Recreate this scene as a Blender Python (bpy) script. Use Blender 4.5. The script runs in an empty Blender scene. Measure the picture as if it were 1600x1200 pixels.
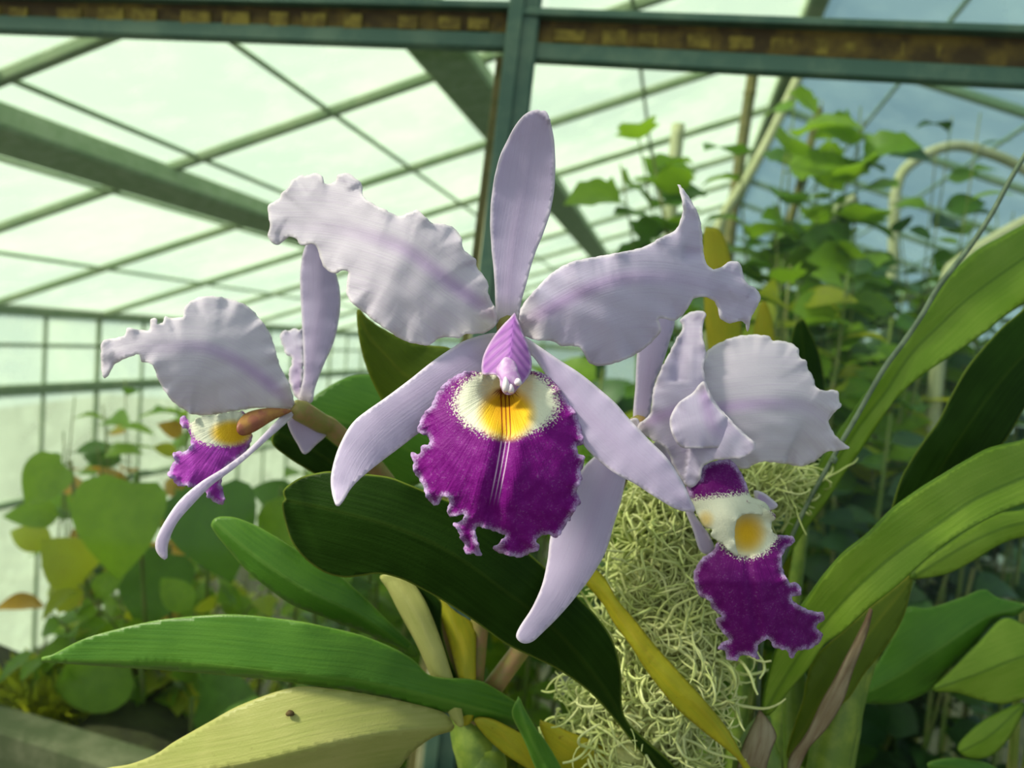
import bpy, bmesh, math, random
import numpy as np
from mathutils import Vector, Matrix, geometry

random.seed(7); np.random.seed(7)
scene = bpy.context.scene
COL = scene.collection
R = math.radians

# ------------------------------------------------------------------ camera
H = 1.75                                  # eye height above the greenhouse floor
FPX = 1186.0                              # focal length in pixels of a 1600 px wide frame
PITCH, ROLL = R(-3), R(4)
CAM = np.array([0, 0, H])
_X = np.array([1.0, 0, 0]); FW = np.array([0, math.cos(PITCH), math.sin(PITCH)]); _Z = np.cross(_X, FW)
RT = math.cos(ROLL) * _X + math.sin(ROLL) * _Z
UP = math.cos(ROLL) * _Z - math.sin(ROLL) * _X
cam = bpy.data.cameras.new('camera')
cam.sensor_width = 36; cam.lens = 36 * FPX / 1600
cam.clip_start = 0.01; cam.clip_end = 200
cam.dof.use_dof = True; cam.dof.focus_distance = 0.262; cam.dof.aperture_fstop = cam.lens / 2.7
camo = bpy.data.objects.new('camera', cam); COL.objects.link(camo)
camo.matrix_world = Matrix(((RT[0], UP[0], -FW[0], 0), (RT[1], UP[1], -FW[1], 0), (RT[2], UP[2], -FW[2], H), (0, 0, 0, 1)))
scene.camera = camo

# ------------------------------------------------------------------ light
SUN_AZ, SUN_EL = R(-104), R(44)            # from behind and to the left
SUN = Vector((math.sin(SUN_AZ) * math.cos(SUN_EL), math.cos(SUN_AZ) * math.cos(SUN_EL), math.sin(SUN_EL)))
w = bpy.data.worlds.new('sky'); scene.world = w; w.use_nodes = True
nt = w.node_tree; nt.nodes.clear()
o_ = nt.nodes.new('ShaderNodeOutputWorld'); b_ = nt.nodes.new('ShaderNodeBackground')
tc = nt.nodes.new('ShaderNodeTexCoord'); dt = nt.nodes.new('ShaderNodeVectorMath'); dt.operation = 'DOT_PRODUCT'
dt.inputs[1].default_value = SUN
mr = nt.nodes.new('ShaderNodeMapRange'); mr.interpolation_type = 'SMOOTHSTEP'
mr.inputs['From Min'].default_value = -0.2; mr.inputs['From Max'].default_value = 1.0
mx = nt.nodes.new('ShaderNodeMix'); mx.data_type = 'RGBA'
mx.inputs[6].default_value = (0.37, 0.44, 0.47, 1); mx.inputs[7].default_value = (0.86, 0.94, 0.82, 1)
nt.links.new(tc.outputs['Generated'], dt.inputs[0]); nt.links.new(dt.outputs['Value'], mr.inputs['Value'])
nt.links.new(mr.outputs['Result'], mx.inputs[0]); nt.links.new(mx.outputs[2], b_.inputs['Color'])
nt.links.new(b_.outputs[0], o_.inputs['Surface']); b_.inputs['Strength'].default_value = 1.0
sl = bpy.data.lights.new('sun', 'SUN'); sl.energy = 5.4; sl.angle = R(10); sl.color = (1.0, 0.93, 0.74)
slo = bpy.data.objects.new('sun', sl); COL.objects.link(slo)
slo.rotation_euler = (-SUN).to_track_quat('-Z', 'Y').to_euler()
vs = scene.view_settings
vs.view_transform = 'Standard'; vs.look = 'None'; vs.exposure = 0.25; vs.gamma = 1.0; vs.use_curve_mapping = False
scene.cycles.max_bounces = 8; scene.cycles.transparent_max_bounces = 16
scene.cycles.sample_clamp_indirect = 4

# ------------------------------------------------------------------ helpers
def P(x, y, d):
    """world point seen at picture pixel x,y at distance d along the view axis"""
    return CAM + d * (FW + RT * (x - 800) / FPX - UP * (y - 600) / FPX)

def zt(ox, oy, sc):
    return lambda pts: [(ox + p[0] / sc, oy + p[1] / sc) + tuple(p[2:]) for p in pts]
Z1 = zt(400, 150, 3); Z2 = zt(780, 250, 2.6667); Z3 = zt(600, 480, 2.858); Z4 = zt(130, 350, 2.1815)
Z5 = zt(960, 450, 1.967); Z6 = zt(0, 680, 2.307); Z7 = zt(420, 680, 2.308); Z8 = zt(500, 380, 3.2)
Z9 = zt(1150, 350, 3.0); Z10 = zt(1150, 700, 2.4); Z11 = zt(860, 680, 2.307)

def link(name, mesh, mat=None, parent=None):
    o = bpy.data.objects.new(name, mesh); COL.objects.link(o)
    if mat is not None: mesh.materials.append(mat)
    if parent is not None: o.parent = parent
    return o

def tag(o, label=None, cat=None, group=None, kind=None):
    if label: o['label'] = label
    if cat: o['category'] = cat
    if group: o['group'] = group
    if kind: o['kind'] = kind
    return o

def thing(name, label, cat, loc=(0, 0, 0), group=None):
    o = bpy.data.objects.new(name, None); COL.objects.link(o); o.location = loc; o.empty_display_size = 0.02
    return tag(o, label, cat, group)

def put(o, parent):
    """child built in world coordinates under a parent that stands elsewhere"""
    o.parent = parent
    m = parent.matrix_world if parent.parent is None and parent.type != 'EMPTY' else None
    loc = Vector((0, 0, 0)); p = parent
    while p is not None:
        loc += p.location; p = p.parent
    o.location = -loc
    return o

def smooth_closed(pts, step):
    p = np.array([q[:2] for q in pts], float); n = len(p); out = []
    for i in range(n):
        a, b, c, d = p[(i - 1) % n], p[i], p[(i + 1) % n], p[(i + 2) % n]
        k = max(1, int(round(np.linalg.norm(c - b) / step)))
        for j in range(k):
            t = j / k
            out.append(0.5 * ((2 * b) + (c - a) * t + (2 * a - 5 * b + 4 * c - d) * t * t + (3 * b - a - 3 * c + d) * t ** 3))
    return np.array(out)

def smooth_open(pts, k=8):
    p = np.array(pts, float); p = np.vstack([2 * p[0] - p[1], p, 2 * p[-1] - p[-2]]); out = []
    for i in range(1, len(p) - 2):
        a, b, c, d = p[i - 1:i + 3]
        for j in range(k):
            t = j / k
            out.append(0.5 * ((2 * b) + (c - a) * t + (2 * a - 5 * b + 4 * c - d) * t * t + (3 * b - a - 3 * c + d) * t ** 3))
    out.append(p[-2]); return np.array(out)

def inside(pts, poly):
    x, y = pts[:, 0], pts[:, 1]; r = np.zeros(len(pts), bool); j = len(poly) - 1
    for i in range(len(poly)):
        xi, yi = poly[i]; xj, yj = poly[j]
        c = ((yi > y) != (yj > y)) & (x < (xj - xi) * (y - yi) / (yj - yi + 1e-12) + xi); r ^= c; j = i
    return r

def seg_near(pts, line):
    """nearest point on a polyline: distance, arc length, signed side, index data"""
    a = line[:-1]; b = line[1:]; ab = b - a; L = np.linalg.norm(ab, axis=1) + 1e-9
    cum = np.concatenate([[0], np.cumsum(L)])
    ap = pts[:, None, :] - a[None]; t = np.clip((ap * ab).sum(2) / (L * L), 0, 1)
    dv = ap - t[..., None] * ab; dd = np.linalg.norm(dv, axis=2); k = dd.argmin(1); n = np.arange(len(pts))
    side = np.sign(ab[k, 0] * ap[n, k, 1] - ab[k, 1] * ap[n, k, 0])
    return dd[n, k], cum[k] + t[n, k] * L[k], side, cum[-1]

def sheet(name, outline, mid, d0, mat, parent, sp=5.0, cross=(0, 0), fold=(0, 0), ruffle=(0, 10, 30), frill=(0, 10),
          thick=0.0007, dfun=None, fields=None, seed=0, label=None):
    """a thin curved blade (petal, leaf): its rim, its rib with a depth in mm along it, its cross curvature and rim waves"""
    rng = np.random.RandomState(seed + 11)
    rim = smooth_closed(outline, sp * 0.7)
    if frill[0]:
        nrm = np.roll(rim, -1, 0) - np.roll(rim, 1, 0); nrm = np.stack([nrm[:, 1], -nrm[:, 0]], 1)
        nrm /= np.linalg.norm(nrm, axis=1)[:, None] + 1e-9
        arc = np.cumsum(np.linalg.norm(rim - np.roll(rim, 1, 0), axis=1))
        ph = rng.rand(4) * 6.28
        wv = np.sin(arc / frill[1] * 6.28 + ph[0]) * 0.6 + np.sin(arc / frill[1] * 3.9 + ph[1] + 1.5 * np.sin(arc / 40)) * 0.7 + np.sin(arc / frill[1] * 10 + ph[2]) * 0.3
        rim = rim + nrm * (wv * frill[0])[:, None]
    lo = rim.min(0); hi = rim.max(0)
    gx, gy = np.meshgrid(np.arange(lo[0], hi[0], sp), np.arange(lo[1], hi[1], sp * 0.87))
    gx = gx + (np.arange(gx.shape[0]) % 2)[:, None] * sp / 2
    g = np.stack([gx.ravel(), gy.ravel()], 1)
    midl = smooth_open(mid, 10)
    g = np.vstack([g[inside(g, rim)]]) if len(g) else g
    rimc = np.vstack([rim, rim[:1]])
    if len(g):
        e, _, _, _ = seg_near(g, rimc); g = g[e > sp * 0.55]
        dm, _, _, _ = seg_near(g, midl[:, :2]); g = g[dm > sp * 0.45]
    mp = midl[:, :2]; mp = mp[inside(mp, rim)]
    if len(mp):
        em, _, _, _ = seg_near(mp, rimc); mp = mp[em > sp * 0.5]
        keep = []; last = None
        for q in mp:
            if last is None or np.linalg.norm(q - last) > sp * 0.7: keep.append(q); last = q
        mp = np.array(keep) if keep else mp[:0]
    allp = np.vstack([rim, g, mp]) if len(mp) else np.vstack([rim, g])
    n = len(rim)
    vs_, _, fs, *_ = geometry.delaunay_2d_cdt([Vector(p) for p in allp], [], [list(range(n))], 1, 1e-4)
    v = np.array([(q.x, q.y) for q in vs_])
    dm, arc, side, tot = seg_near(v, midl[:, :2]); s = dm * side
    e, ra, _, rt = seg_near(v, rimc)
    mm = d0 / FPX * 1000
    ml = np.concatenate([[0], np.cumsum(np.linalg.norm(np.diff(midl[:, :2], axis=0), axis=1))])
    dz = np.interp(arc, ml, midl[:, 2])
    sm = np.abs(s) * mm
    dz = dz + np.where(s < 0, cross[0], cross[1]) * (sm / 10) ** 2 + np.where(s < 0, fold[0], fold[1]) * sm
    if dfun is not None: dz = dz + dfun(v[:, 0], v[:, 1])
    if ruffle[0] >= 0.6 and sp < 5:
        for _ in range(6):                       # soft undulation of the tissue
            an = rng.rand() * 6.28; wl = rng.uniform(24, 62)
            dz = dz + 0.0019 * wl * np.sin((v[:, 0] * math.cos(an) + v[:, 1] * math.sin(an)) / wl * 6.28 + rng.rand() * 6.28)
    if ruffle[0]:
        ph = rng.rand(3) * 6.28
        wv = np.sin(ra / ruffle[2] * 6.28 + ph[0] + 1.2 * np.sin(ra / 71 + ph[1])) + 0.5 * np.sin(ra / ruffle[2] * 13.1 + ph[2])
        dz = dz + ruffle[0] * wv * np.exp(-e / ruffle[1])
    d = d0 + dz / 1000
    co = CAM + d[:, None] * (FW + RT * ((v[:, 0] - 800) / FPX)[:, None] - UP * ((v[:, 1] - 600) / FPX)[:, None])
    faces = []
    for f in fs:
        f = list(f)
        if len(f) < 3: continue
        a, b, c = v[f[0]], v[f[1]], v[f[2]]
        ar = (b[0] - a[0]) * (c[1] - a[1]) - (b[1] - a[1]) * (c[0] - a[0])
        faces.append(f if ar < 0 else f[::-1])
    me = bpy.data.meshes.new(name); me.from_pydata([tuple(c) for c in co], [], faces)
    me.polygons.foreach_set('use_smooth', [True] * len(me.polygons))
    at = {'t': arc / tot, 's': s * mm, 'e': e * mm}
    if fields is not None: at.update(fields(v[:, 0], v[:, 1], e))
    for k, val in at.items():
        A = me.attributes.new(k, 'FLOAT', 'POINT'); A.data.foreach_set('value', np.asarray(val, np.float32))
    o = link(name, me, mat)
    if parent is not None: put(o, parent)
    if thick:
        m = o.modifiers.new('thickness', 'SOLIDIFY'); m.thickness = thick; m.offset = -1
    if label: o['label'] = label
    return o

def tube_mesh(name, pts, rad, n=8, cap=True, sub=6):
    pts = smooth_open(pts, sub) if len(pts) > 2 and sub > 1 else np.array(pts, float)
    if np.isscalar(rad): rad = [rad, rad]
    rr = np.interp(np.linspace(0, 1, len(pts)), np.linspace(0, 1, len(rad)), rad)
    vs_ = []; fs = []; up = np.array([0.13, 0.31, 0.94])
    for i, p in enumerate(pts):
        d = pts[min(i + 1, len(pts) - 1)] - pts[max(i - 1, 0)]; d = d / (np.linalg.norm(d) + 1e-12)
        a = np.cross(d, up)
        if np.linalg.norm(a) < 0.1: a = np.cross(d, np.array([1.0, 0, 0]))
        a /= np.linalg.norm(a); b = np.cross(d, a)
        for k in range(n):
            th = 2 * math.pi * k / n
            vs_.append(tuple(p + rr[i] * (math.cos(th) * a + math.sin(th) * b)))
    for i in range(len(pts) - 1):
        for k in range(n):
            fs.append((i * n + k, i * n + (k + 1) % n, (i + 1) * n + (k + 1) % n, (i + 1) * n + k))
    if cap: fs.append(tuple(range(n))[::-1]); fs.append(tuple((len(pts) - 1) * n + k for k in range(n)))
    me = bpy.data.meshes.new(name); me.from_pydata(vs_, [], fs)
    me.polygons.foreach_set('use_smooth', [True] * len(me.polygons))
    return me

def tube(name, pts, rad, mat, parent=None, n=8, sub=6):
    o = link(name, tube_mesh(name, pts, rad, n, True, sub), mat)
    if parent is not None: put(o, parent)
    return o

def bar_mesh(name, a, b, wdt, hgt, upv=(0, 0, 1)):
    """a rectangular bar from a to b, bevelled"""
    a = Vector(a); b = Vector(b); d = (b - a).normalized(); u = Vector(upv); s = d.cross(u).normalized(); u = s.cross(d)
    bm = bmesh.new(); r = []
    for q in (a, b):
        r.append([bm.verts.new(q + s * sx * wdt / 2 + u * sz * hgt / 2) for sx, sz in ((-1, -1), (1, -1), (1, 1), (-1, 1))])
    for k in range(4): bm.faces.new((r[0][k], r[0][(k + 1) % 4], r[1][(k + 1) % 4], r[1][k]))
    bm.faces.new(r[0][::-1]); bm.faces.new(r[1])
    bmesh.ops.recalc_face_normals(bm, faces=bm.faces)
    bmesh.ops.bevel(bm, geom=list(bm.edges), offset=min(wdt, hgt) * 0.12, segments=1, affect='EDGES')
    me = bpy.data.meshes.new(name); bm.to_mesh(me); bm.free(); return me

def bar(name, a, b, wdt, hgt, mat, parent=None, upv=(0, 0, 1)):
    o = link(name, bar_mesh(name, a, b, wdt, hgt, upv), mat)
    if parent is not None: put(o, parent)
    return o

# ------------------------------------------------------------------ materials
class N:
    def __init__(s, name):
        s.m = bpy.data.materials.new(name); s.m.use_nodes = True; s.t = s.m.node_tree; s.t.nodes.clear()
        s.out = s.t.nodes.new('ShaderNodeOutputMaterial')
    def new(s, k, **kw):
        n = s.t.nodes.new(k)
        for a, b in kw.items(): setattr(n, a, b)
        return n
    def lk(s, a, b): s.t.links.new(a, b)
    def val(s, x, sock):
        if hasattr(x, 'is_output'): s.lk(x, sock)
        else: sock.default_value = x
    def attr(s, n): return s.new('ShaderNodeAttribute', attribute_name=n).outputs['Fac']
    def math(s, op, a, b=0.0, c=0.0, clamp=False):
        n = s.new('ShaderNodeMath', operation=op, use_clamp=clamp)
        s.val(a, n.inputs[0]); s.val(b, n.inputs[1]); s.val(c, n.inputs[2]); return n.outputs[0]
    def ss(s, x, a, b, lo=0.0, hi=1.0):
        n = s.new('ShaderNodeMapRange', interpolation_type='SMOOTHSTEP')
        s.val(x, n.inputs['Value']); n.inputs['From Min'].default_value = a; n.inputs['From Max'].default_value = b
        n.inputs['To Min'].default_value = lo; n.inputs['To Max'].default_value = hi; return n.outputs[0]
    def mix(s, f, a, b):
        n = s.new('ShaderNodeMix', data_type='RGBA'); s.val(f, n.inputs[0])
        for x, i in ((a, 6), (b, 7)):
            if isinstance(x, tuple): n.inputs[i].default_value = x + (1,) if len(x) == 3 else x
            else: s.lk(x, n.inputs[i])
        return n.outputs[2]
    def comb(s, x, y, z=0.0):
        n = s.new('ShaderNodeCombineXYZ'); s.val(x, n.inputs[0]); s.val(y, n.inputs[1]); s.val(z, n.inputs[2]); return n.outputs[0]
    def obj(s): return s.new('ShaderNodeTexCoord').outputs['Object']
    def pos(s): return s.new('ShaderNodeNewGeometry').outputs['Position']
    def noise(s, vec, scale, detail=2.0, rough=0.5):
        n = s.new('ShaderNodeTexNoise'); n.inputs['Scale'].default_value = scale; n.inputs['Detail'].default_value = detail
        n.inputs['Roughness'].default_value = rough
        if vec is not None: s.lk(vec, n.inputs['Vector'])
        return n.outputs['Fac']
    def bump(s, h, dist, strength=1.0):
        n = s.new('ShaderNodeBump'); n.inputs['Distance'].default_value = dist; n.inputs['Strength'].default_value = strength
        s.lk(h, n.inputs['Height']); return n.outputs[0]
    def pbr(s, col, rough=0.5, bump=None, spec=0.5, metal=0.0, trans=0.0, tcol=None, coat=0.0):
        p = s.new('ShaderNodeBsdfPrincipled')
        if isinstance(col, tuple): p.inputs['Base Color'].default_value = col + (1,)
        else: s.lk(col, p.inputs['Base Color'])
        s.val(rough, p.inputs['Roughness']); p.inputs['Specular IOR Level'].default_value = spec; p.inputs['Metallic'].default_value = metal
        p.inputs['Coat Weight'].default_value = coat; p.inputs['Coat Roughness'].default_value = 0.25
        if bump is not None: s.lk(bump, p.inputs['Normal'])
        sh = p.outputs[0]
        if trans:
            tr = s.new('ShaderNodeBsdfTranslucent'); tcol = tcol if tcol is not None else col
            if isinstance(tcol, tuple): tr.inputs['Color'].default_value = tcol + (1,)
            else: s.lk(tcol, tr.inputs['Color'])
            if bump is not None: s.lk(bump, tr.inputs['Normal'])
            mxs = s.new('ShaderNodeMixShader'); mxs.inputs[0].default_value = trans
            s.lk(sh, mxs.inputs[1]); s.lk(tr.outputs[0], mxs.inputs[2]); sh = mxs.outputs[0]
        s.lk(sh, s.out.inputs['Surface']); return s.m

def mat_petal(name, col, vein, rimc, mid=0.8, trans=0.3):
    n = N(name); t, s_, e = n.attr('t'), n.attr('s'), n.attr('e')
    sa = n.math('ABSOLUTE', s_)
    streak = n.noise(n.comb(n.math('MULTIPLY', t, 3.0), n.math('MULTIPLY', s_, 1.6)), 1.0, 3, 0.6)
    mott = n.noise(n.obj(), 900, 2)
    c = n.mix(n.math('MULTIPLY', n.ss(streak, 0.40, 0.75), 0.22), col, vein)
    rib = n.math('MULTIPLY', n.ss(sa, 4.5, 0.0), n.ss(t, 1.05, 0.1))
    c = n.mix(n.math('MULTIPLY', rib, mid), c, vein)
    c = n.mix(n.math('MULTIPLY', n.ss(t, 0.16, 0.0), 0.4), c, (0.62, 0.60, 0.42))
    c = n.mix(n.ss(e, 1.4, 0.1, 0.0, 0.8), c, rimc)
    h = n.math('ADD', n.math('MULTIPLY', streak, 1.0), n.math('MULTIPLY', mott, 0.6))
    return n.pbr(c, 0.55, n.bump(h, 0.0004, 0.22), 0.25, trans=trans, tcol=c)

def mat_lip(name, purple, lines=False):
    n = N(name); e = n.attr('e'); wht, yel, lx, ly = n.attr('wht'), n.attr('yel'), n.attr('lx'), n.attr('ly')
    nf = n.noise(n.obj(), 1500, 2, 0.7); nb = n.noise(n.obj(), 260, 3, 0.6)
    c = n.mix(n.ss(nb, 0.35, 0.72), purple, tuple(min(1, x * 1.25 + 0.006) for x in purple))
    fleck = n.math('MULTIPLY', n.ss(nf, 0.56, 0.68), n.ss(nb, 0.40, 0.60))
    c = n.mix(n.math('MULTIPLY', fleck, 0.16), c, (0.62, 0.40, 0.70))
    k = n.math('ADD', wht, n.math('MULTIPLY', n.math('SUBTRACT', nf, 0.5), 2.2))
    k = n.math('MULTIPLY', n.ss(k, -0.22, 0.16), n.ss(wht, -0.95, -0.2))
    k = n.math('MAXIMUM', k, n.ss(wht, 0.0, 0.22))
    c = n.mix(k, c, (0.74, 0.76, 0.62))
    c = n.mix(n.ss(yel, -0.45, 0.55), c, (0.86, 0.56, 0.03))
    c = n.mix(n.ss(yel, 0.45, 1.0, 0, 0.5 if lines else 0.15), c, (0.70, 0.30, 0.01))
    ke = n.ss(n.math('ADD', e, n.math('MULTIPLY', n.math('SUBTRACT', nf, 0.5), 4.0)), 2.2, 0.0)
    c = n.mix(n.math('MULTIPLY', n.math('MULTIPLY', ke, n.ss(nb, 0.3, 0.62, 0.35, 1.0)), n.ss(wht, 0.0, -0.5)), c, (0.56, 0.42, 0.72))
    if lines:
        for off, wd in ((-0.016, 0.0045), (0.003, 0.004), (0.020, 0.004)):
            ln = n.ss(n.math('ABSOLUTE', n.math('SUBTRACT', lx, off)), wd, wd * 0.3)
            c = n.mix(n.math('MULTIPLY', n.math('MULTIPLY', ln, n.ss(yel, -0.1, -0.3)), n.ss(ly, 0.90, 0.74, 0, 0.75)), c, (0.72, 0.55, 0.76))
            c = n.mix(n.math('MULTIPLY', ln, n.math('MULTIPLY', n.ss(yel, -0.2, 0.1), n.ss(ly, 0.62, 0.56))), c, (0.28, 0.05, 0.01))
        ray = n.noise(n.comb(n.math('MULTIPLY', n.attr('ang'), 14.0), 0.0), 1.0, 1)
        top = n.math('MULTIPLY', n.ss(n.math('ADD', n.attr('rad'), n.math('MULTIPLY', ray, 0.09)), 0.125, 0.085), n.ss(yel, -0.3, 0.1))
        c = n.mix(top, c, (0.20, 0.03, 0.01))
    st = n.noise(n.comb(n.math('MULTIPLY', n.attr('ang'), 30.0), n.math('MULTIPLY', n.attr('rad'), 3.0)), 1.0, 2)
    h = n.math('ADD', st, n.math('MULTIPLY', nf, 0.5))
    return n.pbr(c, 0.5, n.bump(h, 0.0007, 0.5), 0.12, trans=0.2, tcol=c)

def mat_leaf(name, col, col2, rib, rough=0.32, trans=0.2, tcol=None, spots=0.0, spec=0.28, ribf=0.3):
    n = N(name); t, s_, e = n.attr('t'), n.attr('s'), n.attr('e')
    streak = n.noise(n.comb(n.math('MULTIPLY', t, 4.0), n.math('MULTIPLY', s_, 0.7)), 1.0, 4, 0.6)
    blot = n.noise(n.obj(), 45, 3); pore = n.noise(n.obj(), 1100, 2)
    c = n.mix(n.ss(n.math('ADD', n.math('MULTIPLY', streak, 0.5), n.math('MULTIPLY', blot, 0.5)), 0.36, 0.64), col, col2)
    c = n.mix(n.math('MULTIPLY', n.ss(n.math('ABSOLUTE', s_), 1.3, 0.2), ribf), c, rib)
    c = n.mix(n.ss(e, 0.9, 0.1, 0, 0.8), c, rib)
    if spots: c = n.mix(n.math('MULTIPLY', n.ss(n.noise(n.obj(), 190, 3, 0.7), 0.66, 0.74), spots), c, (0.10, 0.06, 0.01))
    h = n.math('ADD', n.math('MULTIPLY', streak, 0.8), n.math('MULTIPLY', pore, 0.35))
    return n.pbr(c, rough, n.bump(h, 0.0006, 0.5), spec, trans=trans, tcol=tcol if tcol else c)

def mat_bg(name, col, col2, trans=0.4, tcol=None, rough=0.45):
    n = N(name); r = n.new('ShaderNodeObjectInfo').outputs['Random']
    c = n.mix(r, col, col2); b = n.noise(n.obj(), 6, 3)
    c2 = n.mix(n.ss(b, 0.35, 0.7, 0, 0.5), c, tuple(x * 0.6 for x in col))
    return n.pbr(c2, rough, None, 0.4, trans=trans, tcol=tcol if tcol else c2)

def mat_plain(name, col, col2=None, scale=20, rough=0.6, bumpd=0.0, trans=0.0, metal=0.0, lo=0.4, hi=0.65):
    n = N(name); b = n.noise(n.pos(), scale, 5, 0.62)
    c = n.mix(n.ss(b, lo, hi), col, col2 if col2 else tuple(x * 0.7 for x in col))
    return n.pbr(c, rough, n.bump(b, bumpd, 0.8) if bumpd else None, 0.4, metal, trans, c)

M = {}
M['petal'] = mat_petal('lavender_petal', (0.60, 0.55, 0.74), (0.48, 0.34, 0.62), (0.80, 0.75, 0.84))
M['sepal'] = mat_petal('lavender_sepal', (0.56, 0.49, 0.71), (0.50, 0.38, 0.62), (0.78, 0.72, 0.84), mid=0.35)
M['petal_pale'] = mat_petal('pale_petal', (0.67, 0.63, 0.75), (0.52, 0.38, 0.66), (0.84, 0.79, 0.86))
M['lip'] = mat_lip('purple_lip', (0.165, 0.003, 0.185), True)
M['lip2'] = mat_lip('purple_lip_side', (0.125, 0.003, 0.14))
M['lip3'] = mat_lip('magenta_lip', (0.34, 0.04, 0.40))
def mat_hood():
    n = N('hood'); t, s_ = n.attr('t'), n.attr('s')
    wv = n.math('SINE', n.math('MULTIPLY', n.math('ADD', n.math('MULTIPLY', t, 9.0), n.math('MULTIPLY', n.math('ABSOLUTE', s_), -0.32)), 6.28))
    k = n.math('MULTIPLY', n.ss(wv, 0.1, 0.9), n.ss(n.math('ABSOLUTE', s_), 1.0, 4.0))
    c = n.mix(n.math('MULTIPLY', k, 0.55), (0.40, 0.17, 0.52), (0.22, 0.05, 0.36))
    c = n.mix(n.ss(n.math('ABSOLUTE', s_), 1.6, 0.2, 0, 0.6), c, (0.36, 0.12, 0.52))
    c = n.mix(n.ss(n.attr('e'), 1.0, 0.1, 0, 0.7), c, (0.72, 0.58, 0.78))
    return n.pbr(c, 0.5, n.bump(wv, 0.0003, 0.6), 0.3, trans=0.2, tcol=c)
M['hood'] = mat_hood()
M['column'] = mat_plain('column_violet', (0.52, 0.28, 0.62), (0.66, 0.48, 0.74), 300, 0.4, 0.0, 0.2)
M['anther'] = mat_plain('anther_white', (0.80, 0.74, 0.80), (0.72, 0.60, 0.74), 300, 0.4)
M['tube_brown'] = mat_plain('lip_tube_brown', (0.30, 0.10, 0.06), (0.42, 0.22, 0.05), 120, 0.5, 0.0, 0.2)
M['stalk'] = mat_plain('flower_stalk', (0.22, 0.20, 0.05), (0.30, 0.18, 0.08), 150, 0.45)
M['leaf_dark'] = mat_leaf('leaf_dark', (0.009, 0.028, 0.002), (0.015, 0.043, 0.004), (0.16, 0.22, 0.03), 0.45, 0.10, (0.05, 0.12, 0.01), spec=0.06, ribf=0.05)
M['leaf_green'] = mat_leaf('leaf_green', (0.055, 0.165, 0.014), (0.08, 0.21, 0.018), (0.17, 0.32, 0.05), 0.36, 0.22, (0.10, 0.30, 0.02))
M['leaf_olive'] = mat_leaf('leaf_olive', (0.30, 0.33, 0.09), (0.36, 0.37, 0.12), (0.38, 0.38, 0.12), 0.42, 0.12, (0.25, 0.30, 0.05), 0.25)
M['leaf_lime'] = mat_leaf('leaf_lime', (0.19, 0.33, 0.025), (0.26, 0.40, 0.045), (0.07, 0.15, 0.015), 0.40, 0.30, (0.30, 0.50, 0.03), ribf=0.6)
M['leaf_yellow'] = mat_leaf('leaf_yellow', (0.33, 0.36, 0.02), (0.46, 0.40, 0.02), (0.34, 0.30, 0.02), 0.45, 0.3, (0.55, 0.50, 0.02), 0.6)
M['leaf_back'] = mat_leaf('leaf_back', (0.10, 0.16, 0.01), (0.13, 0.20, 0.012), (0.26, 0.28, 0.02), 0.5, 0.4, (0.20, 0.30, 0.01))
M['sheath'] = mat_leaf('dry_sheath', (0.34, 0.29, 0.19), (0.22, 0.16, 0.09), (0.14, 0.08, 0.05), 0.7, 0.15, (0.4, 0.32, 0.15), 0.6)
M['bulb'] = mat_plain('pseudobulb', (0.10, 0.17, 0.02), (0.17, 0.24, 0.03), 90, 0.45)
M['root'] = mat_plain('pale_aerial_roots', (0.62, 0.70, 0.26), (0.76, 0.80, 0.40), 70, 0.7, 0.0, 0.15)
M['rootcore'] = mat_plain('root_core', (0.44, 0.46, 0.18), (0.32, 0.33, 0.10), 120, 0.9, 0.002)
M['wire'] = mat_plain('green_wire', (0.08, 0.12, 0.07), (0.14, 0.19, 0.12), 90, 0.45)
M['teal'] = mat_plain('painted_iron_teal', (0.055, 0.12, 0.09), (0.10, 0.17, 0.12), 18, 0.55, 0.0004)
M['bar'] = mat_plain('weathered_green_bar', (0.20, 0.27, 0.15), (0.28, 0.33, 0.20), 9, 0.7)
M['beam'] = mat_plain('mossy_concrete_beam', (0.26, 0.35, 0.19), (0.36, 0.43, 0.27), 25, 0.8, 0.002)
M['rust'] = mat_plain('rusty_iron', (0.055, 0.035, 0.012), (0.16, 0.11, 0.02), 24, 0.8, 0.001)
M['rustb'] = mat_plain('rust_and_lichen', (0.12, 0.085, 0.018), (0.26, 0.20, 0.035), 60, 0.85, 0.001)
M['cream'] = mat_plain('old_cream_paint', (0.50, 0.47, 0.30), (0.33, 0.32, 0.18), 30, 0.6, 0.0005)
M['cane'] = mat_plain('pale_cane', (0.52, 0.50, 0.32), (0.40, 0.40, 0.22), 14, 0.6)
M['branch'] = mat_plain('brown_branch', (0.20, 0.17, 0.07), (0.12, 0.12, 0.04), 30, 0.8)
M['stem'] = mat_plain('green_stem', (0.14, 0.20, 0.03), (0.24, 0.22, 0.07), 20, 0.6)
M['soil'] = mat_plain('dark_soil', (0.018, 0.018, 0.008), (0.045, 0.050, 0.015), 14, 0.9, 0.01)
M['moss'] = mat_plain('moss_bank', (0.16, 0.19, 0.03), (0.30, 0.30, 0.06), 35, 0.95, 0.01)
M['ledge'] = mat_plain('mossy_stone', (0.08, 0.10, 0.045), (0.15, 0.16, 0.09), 22, 0.9, 0.004)
M['floor'] = mat_plain('earth_floor', (0.05, 0.05, 0.03), (0.09, 0.085, 0.05), 4, 0.9, 0.002)
M['wood'] = mat_plain('grey_wood', (0.20, 0.17, 0.12), (0.13, 0.11, 0.08), 16, 0.8, 0.001)
M['bg1'] = mat_bg('bright_leaf', (0.15, 0.30, 0.02), (0.26, 0.40, 0.03), 0.45, (0.34, 0.52, 0.02))
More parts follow.
